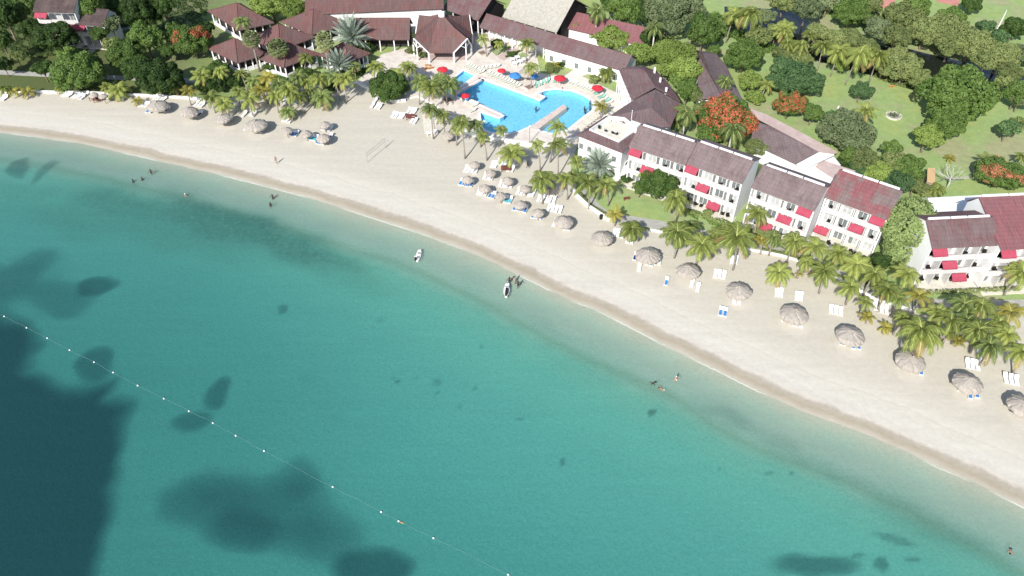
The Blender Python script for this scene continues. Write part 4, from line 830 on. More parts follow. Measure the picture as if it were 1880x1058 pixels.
# open poolside pavilion: four folded panels and white A-frames
F1=G(787,97,3.0);F2=G(833,97,3.0); w_=(F2-F1).length/2; D_=w_*2.35; cc=(F1+F2)/2+Vector((0,D_,0)); cc.z=0
t=thing('open_pavilion','open-sided poolside pavilion with tall folded maroon roof and white A-frame gables','pavilion',cc)
mb=MB(); tm=MB(); 
for k in range(4):
    Rm=Matrix.Rotation(k*math.pi/2,4,'Z'); f1=Rm@Vector((-w_,-D_,3.0)); f2=Rm@Vector((w_,-D_,3.0)); g1=Rm@Vector((-D_*.9,-D_*.9,6.3)); g2=Rm@Vector((D_*.9,-D_*.9,6.3)); ap=Vector((0,0,9.6)); m1=Rm@Vector((-w_*.45,-D_*.3,7.6)); m2=Rm@Vector((w_*.45,-D_*.3,7.6))
    h1=(g1+ap)/2-Vector((0,0,.5)); h2=(g2+ap)/2-Vector((0,0,.5))
    for f in ([f1,f2,m2,m1],[m1,m2,ap],[g1,f1,m1,h1],[h1,m1,ap],[f2,g2,h2,m2],[m2,h2,ap]): 
        mb.add([tuple(q) for q in f],[tuple(range(len(f)))]); mb.add([(q.x,q.y,q.z-.15) for q in f],[tuple(reversed(range(len(f))))])
    tm=MB()
    tm.tube([f1-Vector((0,0,.05)),g1-Vector((0,0,.05))],.16,4); f2q=Matrix.Rotation((k-1)*math.pi/2,4,'Z')@Vector((w_,-D_,3.0)); tm.tube([f2q-Vector((0,0,.05)),g1-Vector((0,0,.05))],.16,4)
    gc=Vector((g1.x*.93,g1.y*.93,0)); MB().tube([gc,gc+Vector((0,0,6.0))],.16,6).build('post',WPAINT,t)
    tm.tube([gc+Vector((0,0,3.6)),f1.lerp(g1,.5)],.1,4); f2p=Matrix.Rotation((k-1)*math.pi/2,4,'Z')@Vector((w_,-D_,3.0)); tm.tube([gc+Vector((0,0,3.6)),f2p.lerp(g1,.5)],.1,4); tm.build('gable_frame',WPAINT,t)
    for f in (f1,f2): MB().tube([(f.x,f.y,0),(f.x,f.y,3.0)],.24,6).build('post',WPAINT,t)
mb.build('roof',ROOFM,t); MB().box(-.7,.7,-.7,.7,8.8,9.9).build('roof_lantern',WPAINT,t)
MB().box(-D_*.8,D_*.8,-D_*.8,D_*.8,DZ,DZ+.02).build('floor',PINK,t)
# long walkway building
house('walkway_building','long maroon-roofed arcade running down from the kitchens behind the pool lawns',(880,50),(1000,87),6.5,3.6,2.4,ROOFMIX,openfront=True,posts=9,wallc=WHITE)
house('walkway_building','lower white building with long maroon roof continuing the arcade to the right above the pool',(998,88),(1146,131),7.5,3.8,2.3,ROOFMIX,windows=6,over=.35)
house('thatched_hall','huge hall with pale grey thatched roof at the top edge of the photo',(922,31),(1022,60),17,4.8,5.5,THATCH2,hip=0,openfront=True,posts=6,wallc=SHADEIN)
house('red_roof_building','low red-maroon roof behind the palms, right of the thatched hall',(1040,52),(1180,84),9,3.2,2.6,ROOFR)
# curved blocks above the pool
t,b_=bldg('curved_block','curved block with grey roof and white zigzag balcony rail at the pool corner',[(1136,127,6.5),(1160,184,6.5),(1203,160,8.8),(1183,128,8.8),(1160,122,7.4),(1249,186,6.8),(1230,156,6.8),(1206,131,6.8),(1178,120,6.8)],[(0,1,2,3),(0,3,4),(2,5,6),(2,6,7,3),(3,7,8),(3,8,4)],ROOFMIX,[0,1,5,6,7,8],6.0,cat='hotel building',inset=1.2)
A=G(1136,127,6.5)-b_;B=G(1160,184,6.5)-b_; mb=MB()
for k in range(8):
    p0=A.lerp(B,k/8);p1=A.lerp(B,(k+1)/8)
    for z0,z1 in ((3.2,4.3),(4.3,3.2)): mb.tube([(p0.x,p0.y,z0),(p1.x,p1.y,z1)],.07,4)
    mb.tube([(p0.x,p0.y,0),(p0.x,p0.y,6.2)],.13,4)
mb.tube([(A.x,A.y,4.35),(B.x,B.y,4.35)],.1,4); mb.tube([(A.x,A.y,3.1),(B.x,B.y,3.1)],.16,4); mb.build('balcony_rail',WPAINT,t)
for (u,v) in ((1202,128),(1212,147),(1223,165)): q=G(u,v,8.2)-b_; MB().box(q.x-.2,q.x+.2,q.y-.2,q.y+.2,7.2,8.7).build('chimney',WPAINT,t)
bldg('maroon_block','block with broad patchy maroon roof between the curved block and roof terrace',[(1160,186,7),(1116,215,7),(1178,238,7),(1232,232,6.6),(1250,190,6.6),(1204,164,8.8),(1196,198,8.8)],[(0,1,6,5),(1,2,6),(2,3,6),(3,4,5,6)],ROOFMP,[0,1,2,3,4],6.0,cat='hotel building',inset=.8)
bldg('grey_roof_block','low block with dark grey ridged roof between trees, left of the big lawn',[(1278,92,4.2),(1283,182,4.2),(1328,178,4.2),(1366,189,4.2),(1334,121,4.2),(1314,98,4.2),(1290,98,6.6),(1307,142,6.6),(1326,178,6.6)],[(0,1,8,7),(0,7,6),(0,6,5),(6,7,4,5),(7,8,3,4)],ROOFG,[0,1,3,4,5],4.0,inset=.5)
bldg('rear_wing','low rear wing with grey roof running behind the flame tree to the right',[(1385,222,5),(1378,262,3.6),(1461,301,3.6),(1503,279,5),(1420,234,5)],[(0,1,2,3,4)],ROOFG,[0,1,2,3],3.4,inset=.3)
bldg('rear_wing','short white block with gable end at the right end of the rear grey-roofed wing',[(1503,280,5.2),(1462,302,3.8),(1473,312,3.8),(1532,284,5.2)],[(0,1,2,3)],WHITE,[1,2,(1545,300,3.8),(1532,284,3.8)],3.6,inset=.05)
bldg('flat_roof_annexe','white annexe with flat pale pink roof behind the patchy-roofed wing',[(1510,294,3.6),(1497,306,3.6),(1533,328,3.6),(1571,314,3.6)],[(0,1,2,3)],PINK,[0,1,2,3],3.5,inset=.1)
bldg('white_annexe','roofless white walled annexe behind the rightmost wings',[(1689,364,4.2),(1712,390,4.2),(1830,384,4.2),(1808,358,4.2)],[(0,1,2,3)],WHITE,[0,1,2,3],4.1,inset=.1)
bldg('garden_shed','small shed with orange-tan flat roof behind the trees at the lawn edge',[(1703,308,2.4),(1702,332,2.4),(1717,336,2.4),(1717,309,2.4)],[(0,1,2,3)],YBOARD,[0,1,2,3],2.3,inset=.2,wall=WOOD,cat='shed')
# roof terrace building
O=[(1058,248,7),(1143,281,7),(1174,250,7),(1178,225,7),(1112,213,7)]; I_=[(1083,239,7.6),(1136,261,7.6),(1171,237,7.6),(1146,218,7.6),(1119,215,7.6)]
V=[G(*q) for q in O]; base=sum(V,Vector())/5; base.z=0
t=thing('roof_terrace_building','white building with sunken white roof terrace ringed by maroon tiles, beside the pool','hotel building',base)
Oo=[q-base for q in V]; Ii=[G(*q)-base for q in I_]; mb=MB()
for i in range(5): mb.slab([Oo[i],Oo[(i+1)%5],Ii[(i+1)%5],Ii[i]],.16)
mb.build('roof',ROOFMIX,t)
c0=sum(Oo,Vector())/5; mb=MB(); mb.slab([Vector((q.x,q.y,6.5)) for q in [q+(c0-q).normalized()*.6 for q in Oo]],6.5); mb.build('wall',WHITE,t)
mb=MB(); mb.slab([Vector((q.x,q.y,6.9)) for q in Ii],.3); mb.build('terrace_floor',TERRA,t)
strip(MB(),[Vector((q.x,q.y,0)) for q in Ii],.28,6.6,7.85,True).build('parapet',WHITE,t)
for k in range(5):
    q=Oo[0].lerp(Oo[1],.1+.18*k); d_=(Oo[1]-Oo[0]).normalized(); n_=Vector((-d_.y,d_.x,0)); q=q+n_*.52
    for z0 in (1,3.9):
        mb=MB(); M=Matrix.Translation((q.x,q.y,0))@Matrix.Rotation(math.atan2(d_.y,d_.x),4,'Z'); mb.box(-.55,.55,-.12,.1,z0,z0+1.4,0,M); w0=mb.build('window',WPAINT,t); MB().box(-.45,.45,-.15,-.11,z0+.1,z0+1.3,0,M).build('pane',GLASS,w0)
M=Matrix.Translation(Ii[2]*.8+Vector((0,0,-Ii[2].z*.8+6.9)))@Matrix.Rotation(-.6,4,'Z')
MB().box(-1,1,-.9,.9,0,1.9,0,M).build('stair_house',WHITE,t)
for i,(u,v) in enumerate([(1100,238),(1112,243),(1125,247),(1131,249),(1118,226),(1128,227),(1140,228),(1150,233)]):
    q=G(u,v,6.95); c=thing('terrace_chair',f'{"dark" if i<4 else "cream"} chair on the white roof terrace, {ORD[i%4+1]} of its colour from left','chair',q,i*1.3,'chairs on the roof terrace')
    MB().box(-.25,.25,-.25,.25,.35,.42).build('seat',BLACK if i<4 else CREAM,c); MB().box(-.25,.25,.2,.26,.42,.85).build('backrest',BLACK if i<4 else CREAM,c)
# external stair between terrace building and first wing
t=thing('outdoor_staircase','white outdoor staircase between the roof terrace building and the first wing','staircase',G(1128,330),math.radians(20)); mb=MB()
for k in range(12): mb.box(k*.32,k*.32+.34,-.7,.7,0 if k<1 else k*.27-.2,(k+1)*.27)
mb.build('steps',WHITE,t); mb=MB(); 
for s_ in (-.72,.72): mb.tube([(0,s_,1),(3.8,s_,4.2)],.06,4)
for k in range(7):
    for s_ in (-.72,.72): mb.tube([(k*.6,s_,k*.5),(k*.6,s_,k*.5+1)],.04,4)
mb.build('handrail',WPAINT,t)
# walls along the sand
def seawall(label,pts,h=.5,w=.35,mat=WHITE): tag(strip(MB(),[G(u,v) for u,v in pts],w,-.2,h).build('seawall',mat),label,'wall')
seawall('low white beach wall at the far left, behind the loungers',[(-120,167),(0,171),(65,170),(170,172),(330,180),(378,184)])
seawall('low white wall curving behind the palm grove loungers',[(445,179),(520,171),(560,164),(650,155),(655,152)])
seawall('pale wall stepping down beside the round dark tree to the pool',[(655,153),(690,172),(722,188),(745,186)],.7,.5)
seawall('low white beach wall curving around the hotel lawn to the promenade',[(1049,339),(1053,350),(1059,361),(1079,380),(1103,396),(1123,408)],.6,.45)
seawall('thin white kerb wall between sand and palms in front of the first wings',[(1193,423),(1221,428),(1300,442),(1380,460),(1433,470),(1486,486)],.35,.3)
seawall('thin white kerb wall between sand and promenade in front of the creeper-clad tree',[(1500,491),(1545,516),(1606,550),(1646,562),(1680,574)],.35,.3)
seawall('white parapet around the beach corner of the pool terrace',[(842,241),(880,253),(930,261),(985,271),(1040,265),(1062,255)],.8,.3)
seawall('white balustrade wall between pool loungers and the hotel',[(1150,193),(1118,214),(1064,254)],.9,.25)
#%%PROPS
# ---------------------------------------------------------------- beach furniture
def palapa_mesh(R,seed,apex=1.0):
    rs=random.Random(seed); n=36; mb=MB(); prof=[(.02,apex),(.25,apex*.8),(.5,apex*.56),(.78,apex*.27),(1.0,0)]
    rings=[]
    for j,(r,z) in enumerate(prof):
        rings.append([(R*r*(1+(rs.uniform(-.045,.035) if j==4 else rs.uniform(-.012,.012)))*math.cos(2*math.pi*k/n),R*r*(1+(rs.uniform(-.04,.03) if j==4 else 0))*math.sin(2*math.pi*k/n),z+(rs.uniform(-.16,.02) if j==4 else rs.uniform(-.03,.03))) for k in range(n)])
    vs=[q for r in rings for q in r]; vs+= [(x*.97,y*.97,z-.16) for x,y,z in vs]; m_=len(prof)*n
    fs=[]
    for j in range(len(prof)-1):
        for k in range(n):
            a=j*n+k;b=j*n+(k+1)%n; fs+=[(a,a+n,b+n,b),(m_+b,m_+b+n,m_+a+n,m_+a)]
    for k in range(n):
        a=(len(prof)-1)*n+k;b=(len(prof)-1)*n+(k+1)%n; fs.append((a,m_+a,m_+b,b))
    mb.add(vs,fs); return mb.mesh('canopy',THATCH)
PAL=[palapa_mesh(1,i,(.42,.46,.38,.44,.4,.48,.41,.36)[i]) for i in range(8)]
PALNAME={}
pl_row='on the right-hand beach, between the hotel palms and the sea'
def palapa(u,v,w,label,group,h=2.05,dark=False):
    q=G(u,v,h+.3); R=w*PX(h,v)/2*.98; t=thing('thatched_umbrella',label,'beach umbrella',(q.x,q.y,0),group=group)
    obj('canopy',PAL[int(u*3+v)%8],t,(0,0,h),0,(R*random.uniform(.96,1.05),R*random.uniform(.96,1.05),R*1.0 if R>1.6 else R*1.25)).rotation_euler=(random.uniform(-.06,.06),random.uniform(-.06,.06),random.uniform(0,6))
    MB().tube([(0,0,-.2),(0,0,h+.3)],.09,6).build('pole',WOOD,t); MB().lathe([(.16,0),(.12,.16),(.03,.3)],8).build('finial',THATCH,t,loc=(0,0,h+R*.4))
    return t
gl_=PALAPAS[:4]; 
for i,a in enumerate(gl_): palapa(*a,f'large thatched umbrella, {ORD[i+1]} from left below the left palms','thatched umbrellas on the left beach')
for a,lb in zip(PALAPAS[4:8],['small thatched umbrella over blue loungers, leftmost of the small cluster near the volleyball net','small thatched umbrella over bright blue towels, in the middle of the small left cluster','small thatched umbrella over white loungers, topmost of the small left cluster','small thatched umbrella, rightmost of the small left cluster, beside bright blue towels']): palapa(*a,lb,'small thatched umbrellas on the left beach',1.9)
mid_=sorted(PALAPAS[8:17],key=lambda a:a[0]); 
for i,a in enumerate(mid_): palapa(*a,f'small thatched umbrella, {ORD[i+1]} from left in the cluster below the pool','small thatched umbrellas in the cluster below the pool',1.9)
for i,a in enumerate(PALAPAS[17:]): palapa(*a,f'large thatched umbrella, {ORD[i+1]} from left in the single right-hand row','large thatched umbrellas in a row on the right beach')
palapa(822,246,24,'small thatched umbrella over a red-brown bench beside the pool wall','small thatched umbrellas by the pool',2.0)
palapa(967,131,30,'wide thatched umbrella by the blue parasols on the pool terrace','small thatched umbrellas by the pool',2.4)
palapa(171,172,17,'dark thatched umbrella over brown tables at the far left beach wall','thatched umbrellas by the left wall',2.0)
palapa(188,174,17,'dark tattered thatched umbrella right of the brown tables at the far left','thatched umbrellas by the left wall',2.0)
t=thing('bare_umbrella_frame','bare round wooden umbrella frame without thatch, behind white loungers in the middle cluster','beach umbrella',G(1007,366)); mb=MB(); R=1.9
for k in range(14):
    a=2*math.pi*k/14; mb.tube([(0,0,2.7),(R*math.cos(a),R*math.sin(a),1.9)],.04,4)
for r in (.95,1.9): mb.tube([(r*math.cos(2*math.pi*k/20),r*math.sin(2*math.pi*k/20),2.7-.42*r) for k in range(21)],.045,4)
mb.build('ribs',WOOD,t); MB().tube([(0,0,0),(0,0,2.7)],.08,6).build('pole',WOOD,t)
# loungers
def lounger_meshes(mat):
    a=MB(); a.box(-.31,.31,-1.0,.35,.27,.34)
    for x in (-.29,.25):
        for y in (-.85,.2): a.box(x,x+.05,y,y+.05,0,.27)
    b=MB(); M=Matrix.Translation((0,.34,.31))@Matrix.Rotation(math.radians(32),4,'X'); b.box(-.31,.31,0,.72,-.03,.04,0,M)
    return a.mesh('bed',mat),b.mesh('backrest',mat)
LM={'w':lounger_meshes(PLASTIC),'c':lounger_meshes(CREAM),'g':lounger_meshes(GREENP)}
cu=MB(); cu.box(-.24,.24,-.85,.33,.345,.38); CM={'b':cu.mesh('towel',BLUE),'n':cu.mesh('towel',NAVY),'y':cu.mesh('towel',CYAN)}
LDIR=math.radians(-16)
LN={'w':'white','b':'blue-towelled','n':'navy-towelled','y':'cyan-towelled','c':'cream','g':'green'}
def loungers(u,v,n,kind,phrase,gap=.74,rot=0,z=0,slope=None):
    c=G(u,v,z); ang=LDIR+math.radians(rot)
    ax=Vector((math.cos(ang),math.sin(ang),0)) if slope is None else slope
    for i in range(n):
        k=kind[i%len(kind)] if len(kind)>1 else kind
        q=c+ax*((i-(n-1)/2)*gap); a2=ang+random.uniform(-.05,.05)
        pos='' if n==1 else f'{ORD[i+1]} of {["","","two","three","four","five","six"][n]} from left'
        t=thing('sun_lounger',f'{LN[k]} lounger, {pos}, {phrase}' if pos else f'{LN[k]} lounger {phrase}','sun lounger',(q.x+random.uniform(-.04,.04),q.y+random.uniform(-.12,.12),z),a2,'sun loungers '+phrase)
        m_=LM['w' if k in 'wbny' else k]; obj('bed',m_[0],t); obj('backrest',m_[1],t)
        if k in 'bny': obj('towel',CM[k],t)
for a in [(8,182,2,'w','at the far left edge by the beach wall'),(124,176,3,'w','by the left wall under the big leafy tree'),(145,179,4,'w','left of the dark thatched umbrellas'),(159,176,1,'w','just left of the dark thatched umbrella at the wall'),(200,179,2,'w','just right of the brown wall tables'),(221,180,4,'w','under the yellow palms at the left wall'),(295,182,4,'w','behind the first large left umbrella'),(266,194,3,'w','left of the first large thatched umbrella'),
 (277,205,2,'b','left under the first large left umbrella'),(303,203,3,'n','right under the first large left umbrella'),(367,194,3,'w','behind the second large left umbrella'),(363,211,3,'n','under the second large left umbrella'),(421,221,2,'n','under the third large left umbrella'),(449,212,1,'w','left of the fourth umbrella, behind it'),(465,211,2,'w','behind the fourth large thatched umbrella'),(468,239,6,'wb','before the fourth large left umbrella'),
 (528,223,3,'w','under the lone small palm on the sand'),(536,247,4,'b','below the leftmost small thatched umbrella'),(575,255,3,'y','right of the small umbrella with bright towels'),(590,263,3,'b','before the rightmost small left umbrella'),(607,253,1,'n','in the shade at the right of the small left cluster'),(601,238,3,'w','under the topmost small left umbrella'),(523,187,2,'w','in the palm grove, left pair'),(543,188,2,'w','in the palm grove, right pair'),
 (685,195,1,'w','on the sand left of the round dark tree'),(695,198,2,'w','on sand beside the round dark tree'),(690,186,1,'w','against the stepping wall by the round dark tree'),(731,215,4,'w','in line below the round dark tree'),(756,206,3,'w','behind the left brown table'),(760,224,2,'w','in front of the left brown table'),
 (865,314,4,'w','below the topmost umbrella of the middle cluster'),(907,305,2,'w','left of the brown table in the middle cluster'),(922,301,3,'w','behind the brown table in the middle cluster'),(938,313,2,'w','right of the brown table in the middle cluster'),(897,327,3,'w','below the second umbrella row of the middle cluster'),(856,339,4,'b','at the left edge of the middle cluster'),(929,341,4,'w','in the centre of the middle cluster'),
 (886,355,3,'w','before the third cluster umbrella'),(903,361,2,'b','left of the sixth cluster umbrella'),(933,369,2,'y','right of the sixth cluster umbrella'),(965,356,5,'w','left of the bare umbrella frame'),(1003,368,5,'w','in front of the bare umbrella frame'),(955,385,4,'b','before the eighth cluster umbrella'),(986,398,3,'b','before the last cluster umbrella'),(1018,386,4,'w','behind the first right-row umbrella'),
 (1022,413,2,'w','left under first right-row umbrella'),(1042,419,2,'b','right under first right-row umbrella'),(1135,432,3,'w','beside the second right-row umbrella'),(1156,443,2,'w','under palm right of second right-row umbrella'),(1166,474,1,'n','left of the third umbrella of the right row'),(1192,483,2,'wy','before the third right-row umbrella'),(1206,482,2,'w','right below the third umbrella of the right row'),
 (1173,493,1,'w','turned sideways on open sand below the third umbrella'),(1223,520,1,'b','alone on open sand left of the fourth umbrella'),(1270,522,1,'w','just below the fourth umbrella, with clothes on it'),(1281,530,1,'w','further below the fourth umbrella, nearest the sea'),(1321,507,3,'w','on open sand between the fourth and fifth umbrellas'),(1347,480,2,'w','under the palm above the fifth umbrella'),(1327,576,2,'b','on open sand below the fifth umbrella'),(1352,553,2,'w','under the fifth umbrella of the right row'),
 (1429,540,2,'w','between the fifth and sixth umbrellas'),(1466,547,2,'w','just behind the sixth umbrella of the right row'),(1460,594,3,'w','under the sea side of the sixth umbrella'),(1438,585,1,'w','under the left side of the sixth umbrella'),(1534,573,3,'w','on open sand between the sixth and seventh umbrellas'),(1548,628,2,'b','under the left side of the seventh umbrella'),(1571,636,2,'b','under the right side of the seventh umbrella'),(1606,564,1,'w','leaning by the kerb wall near the yellow young palms'),(1622,571,2,'w','beside the kerb wall near the yellow young palms'),
 (1651,668,1,'b','at the left edge under the eighth umbrella'),(1662,674,1,'b','second from left under the eighth umbrella'),(1676,679,1,'b','third from left under the eighth umbrella'),(1689,682,1,'b','at the right edge under the eighth umbrella'),(1670,636,1,'w','behind the eighth umbrella, left one'),(1684,637,1,'w','behind the eighth umbrella, right one'),(1784,672,3,'w','just behind the ninth umbrella'),(1801,655,2,'w','under the palm behind the ninth umbrella'),(1779,726,1,'b','on the sea side of the ninth umbrella, left one'),(1792,725,1,'b','on the sea side of the ninth umbrella, right one'),(1760,712,1,'w','under the left edge of the ninth umbrella'),
 (1855,699,3,'w','on open sand right of the ninth umbrella'),(1867,752,1,'b','under the last umbrella at the right edge'),(1824,647,1,'w','among the palm clump at the right end'),(1733,612,1,'w','under the palm clump behind the eighth umbrella'),(1775,617,1,'w','by the orange young palm at the right')]: loungers(*a)
def prow(p0,p1,n,kind,phrase,face):
    a=G(*p0,DZ);b=G(*p1,DZ)
    for i in range(n):
        q=a.lerp(b,i/(n-1)); k=kind[i%len(kind)]
        t=thing('pool_lounger',f'{LN[k]} pool lounger, {ORD[i+1]} in row {phrase}','sun lounger',(q.x,q.y,DZ),math.radians(face)+random.uniform(-.08,.08),'pool loungers in the row '+phrase)
        obj('bed',LM[k][0],t); obj('backrest',LM[k][1],t)
prow((856,122),(884,134),7,'c','above the small pool',-55)
prow((896,136),(950,160),12,'c','along the upper edge of the main pool',-55)
prow((986,158),(1006,150),5,'gc','left of the red umbrella above the round pool',-20)
prow((1014,150),(1036,150),5,'cg','under the red umbrella above the round pool',-10)
prow((1042,151),(1086,167),10,'c','around the top of the round pool',-40)
prow((1092,170),(1118,190),7,'cg','right of the round pool below the last red umbrella',-60)
prow((1118,198),(1066,238),10,'c','along the balustrade between round pool and hotel',-125)
prow((860,190),(872,195),4,'c','beside the red parasol at the pool corner',-50)
prow((868,205),(900,255),3,'c','among palms on the beach side of the pool',-50)
prow((882,128),(912,124),5,'c','behind the upper pool row, near the small pink umbrella',-50)
# parasols
def parasol(u,v,label,mat,R=1.6,h=2.3):
    q=G(u,v,h+.2); t=thing('parasol',label,'parasol',(q.x,q.y,DZ)); mb=MB(); n=8
    vs=[(0,0,.55)]+[(R*math.cos(2*math.pi*k/n),R*math.sin(2*math.pi*k/n),0) for k in range(n)]+[(R*math.cos(2*math.pi*k/n),R*math.sin(2*math.pi*k/n),-.18) for k in range(n)]
    mb.add(vs,[(0,1+k,1+(k+1)%n) for k in range(n)]+[(1+k,1+n+k,1+n+(k+1)%n,1+(k+1)%n) for k in range(n)]); mb.build('canopy',mat,t,loc=(0,0,h-DZ))
    MB().tube([(0,0,0),(0,0,h-DZ+.6)],.035,5).build('pole',WPAINT,t)
parasol(812,126,'red parasol at the top left corner of the small pool',REDUMB,1.35)
parasol(921,128,'small pinkish red parasol above the middle of the main pool',REDUMB,1.0)
parasol(1028,142,'red parasol above the top of the round pool',REDUMB,1.45)
parasol(1097,160,'red parasol at the top right of the round pool',REDUMB,1.35)
parasol(854,174,'red parasol at the left corner of the main pool, on the beach side',REDUMB,1.1)
parasol(946,137,'wide royal blue parasol left of the thatched umbrella on the pool terrace',BLUE,1.5,2.1)
parasol(982,139,'royal blue parasol right of the thatched umbrella on the pool terrace',BLUE,.9,2.1)
def table(u,v,label,mat,w=1.6,d=1.0,h=.75,rz=0,z=0,cat='table'):
    t=thing('wooden_table' if mat is BROWNW else 'table',label,cat,G(u,v,z),rz); MB().box(-w/2,w/2,-d/2,d/2,h-.08,h).build('table_top',mat,t)
    for x in (-1,1):
        for y in (-1,1): MB().box(x*(w/2-.12)-.05,x*(w/2-.12)+.05,y*(d/2-.12)-.05,y*(d/2-.12)+.05,0,h-.08).build('leg',mat,t)
table(754,218,'red-brown massage table among white loungers below the round dark tree',BROWNW,1.9,1.6,.7)
table(929,313,'red-brown massage table among white loungers in the middle cluster',BROWNW,2.0,1.6,.7)
table(508,186,'dark brown table in the shade of the palm grove, left one',BROWNW,2.4,1.4,.8); table(599,185,'dark brown table in the shade of the palm grove, right one',BROWNW,2.2,1.3,.8)
table(822,256,'red-brown bench table under the thatched umbrella beside the pool wall',BROWNW,1.4,.8,.7)
for i,(u,v) in enumerate([(172,184),(179,187),(187,184)]): table(u,v,f'dark brown wooden table at the far left wall, {ORD[i+1]} from the left of three',BROWNW,1.5,1.0,.8,.3*i)
table(789,249,'left white box table at the foot of the beige ramp beside the pool',WPAINT,1.1,.9,.8); table(800,247,'right white box table at the foot of the beige ramp beside the pool',WPAINT,.9,.9,1.0)
for i,(u,v) in enumerate([(941,113),(950,109),(955,117),(946,120),(962,113)]): table(u,v,f'white table beside the pool terrace hedge, {ORD[i+1]} of five from left',WPAINT,1.2,1.2,.75,.4*i,DZ)
for i,(u,v) in enumerate([(785,122),(790,127),(782,128)]): table(u,v,f'orange-brown wooden bench by the top left red parasol, {ORD[i+1]} of three',ORANGE,1.3,.5,.5,.5*i,DZ,'bench')
table(1150,367,'brown wooden bench on the hotel lawn',BROWNW,1.2,.6,.5,.3,0,'bench'); table(1637,161,'small orange garden bench near the stream',ORANGE,1.2,.4,.5,.2,0,'bench')
pathstrip('beach_ramp',[(784,210),(789,245)],2.2,TERRA,.12)
# planters with palms on the terrace
for u,v,lb in ((823,186,'brick edged planter with palms at the left corner of the pool'),(972,162,'square planter with a palm above the main pool'),(886,99,'square planter with a palm by the open pavilion')):
    t=thing('planter',lb,'planter',G(u,v,DZ),.6); mb=MB()
    for a in (0,1,2,3):
        M=Matrix.Rotation(a*math.pi/2,4,'Z'); mb.box(-1.1,.9,-1.1,-.9,0,.4,0,M)
    mb.build('rim',COPING,t); MB().box(-.9,.9,-.9,.9,0,.28).build('soil',BARK,t)
# ground-floor terrace chairs
def chair(q,label,rz):
    c=thing('terrace_chair',label,'chair',q,rz,'black chairs on the hotel terraces'); MB().box(-.3,.3,-.3,.3,.3,.42).build('seat',BLACK,c); mb=MB(); mb.box(-.3,.3,.22,.3,.42,.9); mb.box(-.3,-.24,-.3,.22,.42,.65); mb.box(.24,.3,-.3,.22,.42,.65); mb.build('backrest',BLACK,c)
for A,B,n,ph in (((1152,333),(1236,363),4,'first wing by the staircase'),((1262,372),(1335,399),7,'wing with stepping-down awnings'),((1386,412),(1462,442),6,'wing behind the palm with stepping-up awnings'),((1520,450),(1570,470),5,'patchy red-roofed wing'),((1690,516),(1800,510),9,'faded maroon-roofed wing on the right'),((1815,508),(1880,505),5,'rightmost red-roofed wing')):
    for i in range(n):
        q=G(A[0]+(B[0]-A[0])*(i+.5*(i%2)*.5)/(n-1),A[1]+(B[1]-A[1])*(i+.25*(i%2))/(n-1),.14); chair(q,f'black terrace chair of {ph}, {ORD[i+1]} from left',i*2.1)
# lamp post, pole, fountain, net
t=thing('lamp_post','thin grey lamp post at the beach corner of the pool terrace','lamp post',G(972,264,DZ)); MB().tube([(0,0,0),(0,0,4.8)],[.09,.06],6).build('post',GREY,t); MB().tube([(0,0,4.7),(0,-.7,4.9)],.05,5).build('arm',GREY,t); MB().box(-.16,.16,-1.1,-.6,4.8,4.95).build('lamp_head',WPAINT,t)
t=thing('flag_pole','thin white mast on the maroon roof beside the terrace parapet','pole',G(1158,228,7.5)); MB().tube([(0,0,-.5),(0,0,3)],.05,5).build('mast',WPAINT,t); MB().lathe([(.01,.16),(.1,.08),(.1,0),(.01,-.06)],8).build('cap',WPAINT,t,loc=(0,0,3.05))
t=thing('white_mast','tall tapering white mast leaning slightly on the upper right lawn','pole',G(1824,68)); MB().tube([(0,0,0),(.5,.3,7)],[.28,.06],7).build('mast',WPAINT,t); MB().lathe([(.6,0),(.6,.3),(.3,.35)],10).build('base',CONC,t)
c=G(1640,214); t=thing('round_flower_bed','round stone-edged flower bed on the open lawn','flower bed',c); MB().lathe([(1.75,0),(1.75,.35),(1.5,.35),(1.5,.05)],24).build('stone_ring',STONE,t); MB().lathe([(1.5,.08),(0,.12)],24).build('soil',CONC,t)
pp=RNG.normal(size=(200,3))*[.6,.6,.15]+[0,0,.4]; obj('foliage',leafmesh('foliage',pp,RNG.normal(size=(200,3))+[0,0,1],np.full(200,.16),L_GREY),t)
t=thing('stone_marker','small white standing stone on the lawn','marker',G(1538,201)); MB().tube([(0,0,0),(0,0,.5),(0,0,.9)],[.22,.2,.1],6).build('stone',WPAINT,t); MB().box(-.3,.3,-.3,.3,0,.08).build('footing',CONC,t)
p0=G(675,299);p1=G(708,272); t=thing('volleyball_net','beach volleyball net strung between two thin posts on open sand','volleyball net',p0); d_=p1-p0
for q in (Vector((0,0,0)),d_): MB().tube([q,q+Vector((0,0,2.4))],.045,6).build('post',GREY,t)
mb=MB()
for z_ in (1.55,2.35): mb.tube([(0,0,z_),(d_.x,d_.y,z_)],.022,4)
for k in range(1,30): mb.tube([(d_.x*k/30,d_.y*k/30,1.55),(d_.x*k/30,d_.y*k/30,2.35)],.006,3)
for k in range(1,5): mb.tube([(0,0,1.55+.16*k),(d_.x,d_.y,1.55+.16*k)],.006,3)
mb.build('net',GREY,t)
